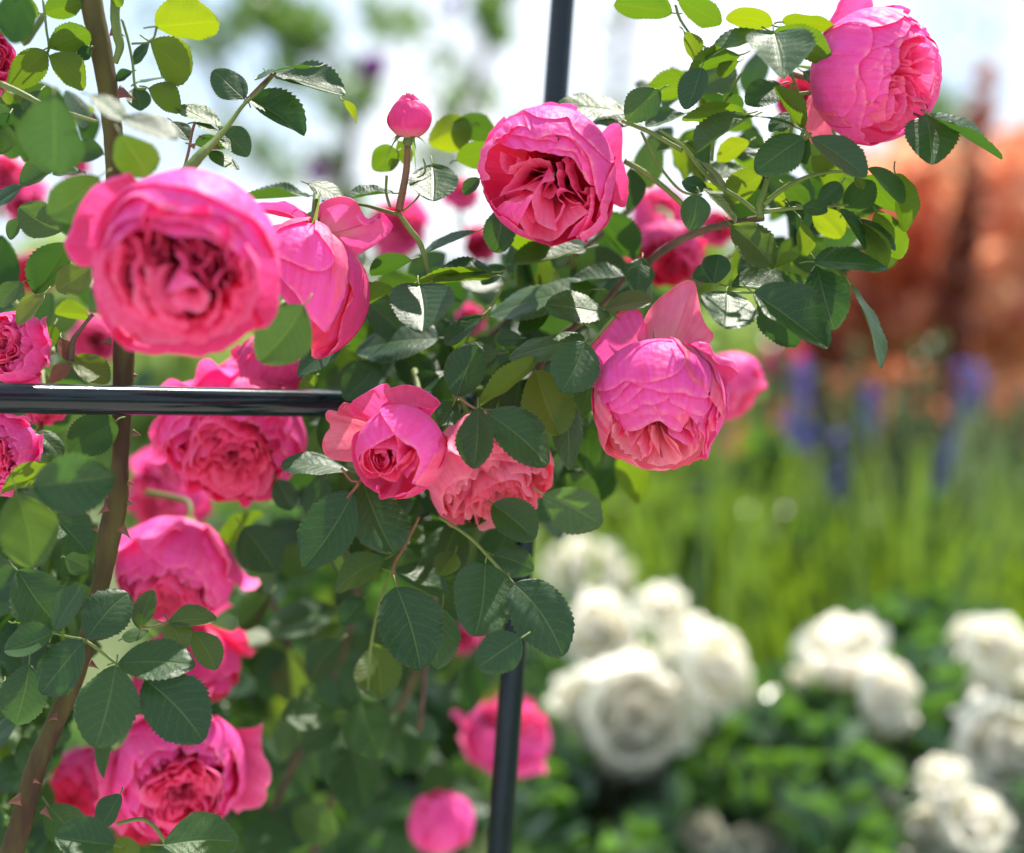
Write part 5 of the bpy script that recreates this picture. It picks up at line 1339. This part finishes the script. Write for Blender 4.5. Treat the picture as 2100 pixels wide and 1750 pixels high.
for i, (x, y0, y1, le) in enumerate([(1600,690,820,8), (1745,700,940,10), (1700,760,980,-12), (1835,820,1040,10), (1890,680,930,40), (1855,720,960,26), (1965,860,1080,50), (2060,860,1080,20), (2090,800,1000,10), (1560,800,960,12)]):
    delphinium(x, y0, y1, 2.9 + .05 * i, 15, "grey green unopened flower spike among the blue delphiniums, " + ["second", "fourth", "third", "fifth", "seventh", "sixth", "eighth", "ninth", "tenth", "first"][i] + " from the left", le, MB_GREY)

# copper shrub and spire
shrub("mottled copper and orange leaved shrub glowing at the right edge", [(x_, y_, 4.3 + .1 * (k_ % 3), rx_, ry_, .25, n_) for k_, (x_, y_, rx_, ry_, n_) in enumerate([
    (1700,560,45,150,160), (1770,480,50,160,260), (1850,500,45,200,110), (1925,480,40,150,80), (2060,430,45,180,120), (2120,420,60,200,150), (1990,570,70,110,110), (1820,650,110,80,190), (2060,660,100,110,240), (1700,420,30,60,30), (1880,340,40,60,40)])],
      MB_COPPER, .11, "copper shrub", "copper_shrub", stem_m=M_WOOD)
shrub("dark copper shrub low behind the delphiniums", [(1850,830,4.0,260,90,.3,1100), (1680,700,4.1,50,110,.2,250), (1960,850,3.9,220,100,.3,800), (1800,950,4.0,400,120,.3,1500)], MB_COPPER_D, .06, "copper shrub", "copper_shrub", stem_m=M_WOOD)
shrub("tall narrow dark copper spire rising above the orange shrub", [(2014,190,4.6,18,80,.1,40), (2010,300,4.6,32,100,.15,120), (1990,430,4.0,26,130,.1,150), (1965,560,4.0,32,140,.1,230), (1950,680,4.0,40,110,.1,260)], MB_COPPER_D, .055, "copper tree", "copper_tree", stem_m=M_WOOD)
shrub("small green tree top between the corner rose and the copper shrub", [(1900,260,6.5,60,90,.4,140), (1930,360,6.5,90,90,.4,260)], MB_TREE, .09, "tree", "tree")
# overhanging branches and far trees
TG_ = "far tree branches against the sky"
def bough(label, blobs, pts, d, mat=MB_TREE, size=.07):
    c0 = wpt(*pts[0], d); root = empty("tree_branch", c0); tag(root, label, "tree branch", TG_); bpy.context.view_layer.update()
    P = np.vstack([blob(gb, n, wpt(x, y, d), (rx * px(d), .3, ry * px(d)), .1) for (x, y, rx, ry, n) in blobs])
    cloud("leaves", root, P, gb.uniform(size * .6, size * 1.2, len(P)), mat, gb, .6)
    path = catmull(np.array([wpt(x, y, d) for x, y in pts]) - c0, 20)
    link("limb", tube_mesh("limb", path, np.linspace(.03, .008, 20), 8, M_WOOD), root)
bough("blurred tree branch with sparse leaves left of the upright tube's top", [(540,20,70,60,110), (620,60,80,70,120), (590,150,50,50,40), (700,200,60,70,40), (780,30,50,50,20), (470,60,40,60,30)], [(480,-160), (560,20), (640,90), (700,220)], 5.0)
bough("sparse blurred leaves drifting across the sky between the bud and the upright tube", [(950,200,120,120,46), (850,60,110,60,30), (900,330,90,60,26), (1060,260,40,70,14)], [(1100,-160), (1000,100), (940,250), (880,360)], 5.6)
bough("sparse blurred leaves in the sky behind the slender shoot and the big blurred rose", [(480,280,90,90,34), (420,120,70,90,24), (560,330,70,70,26), (330,60,60,60,14)], [(300,-160), (420,80), (480,260), (560,380)], 5.4)
bough("faint blurred twigs in the pale sky right of the upright tube", [(1270,230,70,90,16), (1230,60,60,60,8), (1980,60,60,60,8)], [(1350,-160), (1280,60), (1260,260)], 6.0)
bough("small hanging clump of blurred olive leaves near the upright's top", [(1005,30,40,35,60), (1020,70,26,30,30)], [(960,-160), (1000,0), (1020,80)], 4.6)
bough("blurred leafy twig with a violet bloom's leaves behind the bud", [(735,180,40,60,30), (680,330,50,50,26), (720,420,40,60,20)], [(660,520), (700,380), (740,190)], 4.2)
for (x, y, r, lab) in [(762,140,30,"blurred violet bloom high up left of the bud"), (650,352,24,"dim mauve bloom above the rose seen from behind"), (930,10,16,"faint mauve bloom at the top edge")]:
    copy_rose(x, y, 3.2, r, (.1, .3, .8), lab, remat(MA, MB_VIOLET), 1.0, wpt(x + 10, y + 90, 3.3), name="violet_flower", cat="violet flower", group="violet flowers against the sky")
# the hedge and trees that close the garden far behind
gt = np.random.default_rng(17)
for i, (x, w, top, lab) in enumerate([(-400,520,560,"far round tree beyond the left edge of the rose"), (300,420,600,"far pale tree behind the cane"), (900,460,570,"far tree hidden behind the middle of the climbing rose"),
                                 (1450,380,560,"far yellow green tree behind the nodding rose"), (1900,460,520,"far tree behind the copper shrub"), (2500,520,480,"far tree beyond the right edge")]):
    d = 14.0 + i % 3
    c = wpt(x, top, d); s = px(d)
    root = empty("tree", (c[0], c[1], 0)); tag(root, lab, "tree", "far trees"); bpy.context.view_layer.update()
    P = np.vstack([blob(gt, 900, (c[0] + gt.uniform(-.5, .5) * w * s, c[1], gt.uniform(.2, 1.0) * c[2]), (w * s * .4, 1.0, c[2] * .35), .3) for _ in range(6)])
    P = P[(P[:, 2] > .1)]
    cloud("crown", root, P, gt.uniform(.14, .28, len(P)), MB_LIME if i % 2 else MB_TREE, gt, .6)
    link("trunk", tube_mesh("trunk", np.array([[0, 0, 0], [0.05, 0, c[2] * .4], [0, 0, c[2] * .8]]), np.array([.12, .1, .05]), 8, M_WOOD), root)
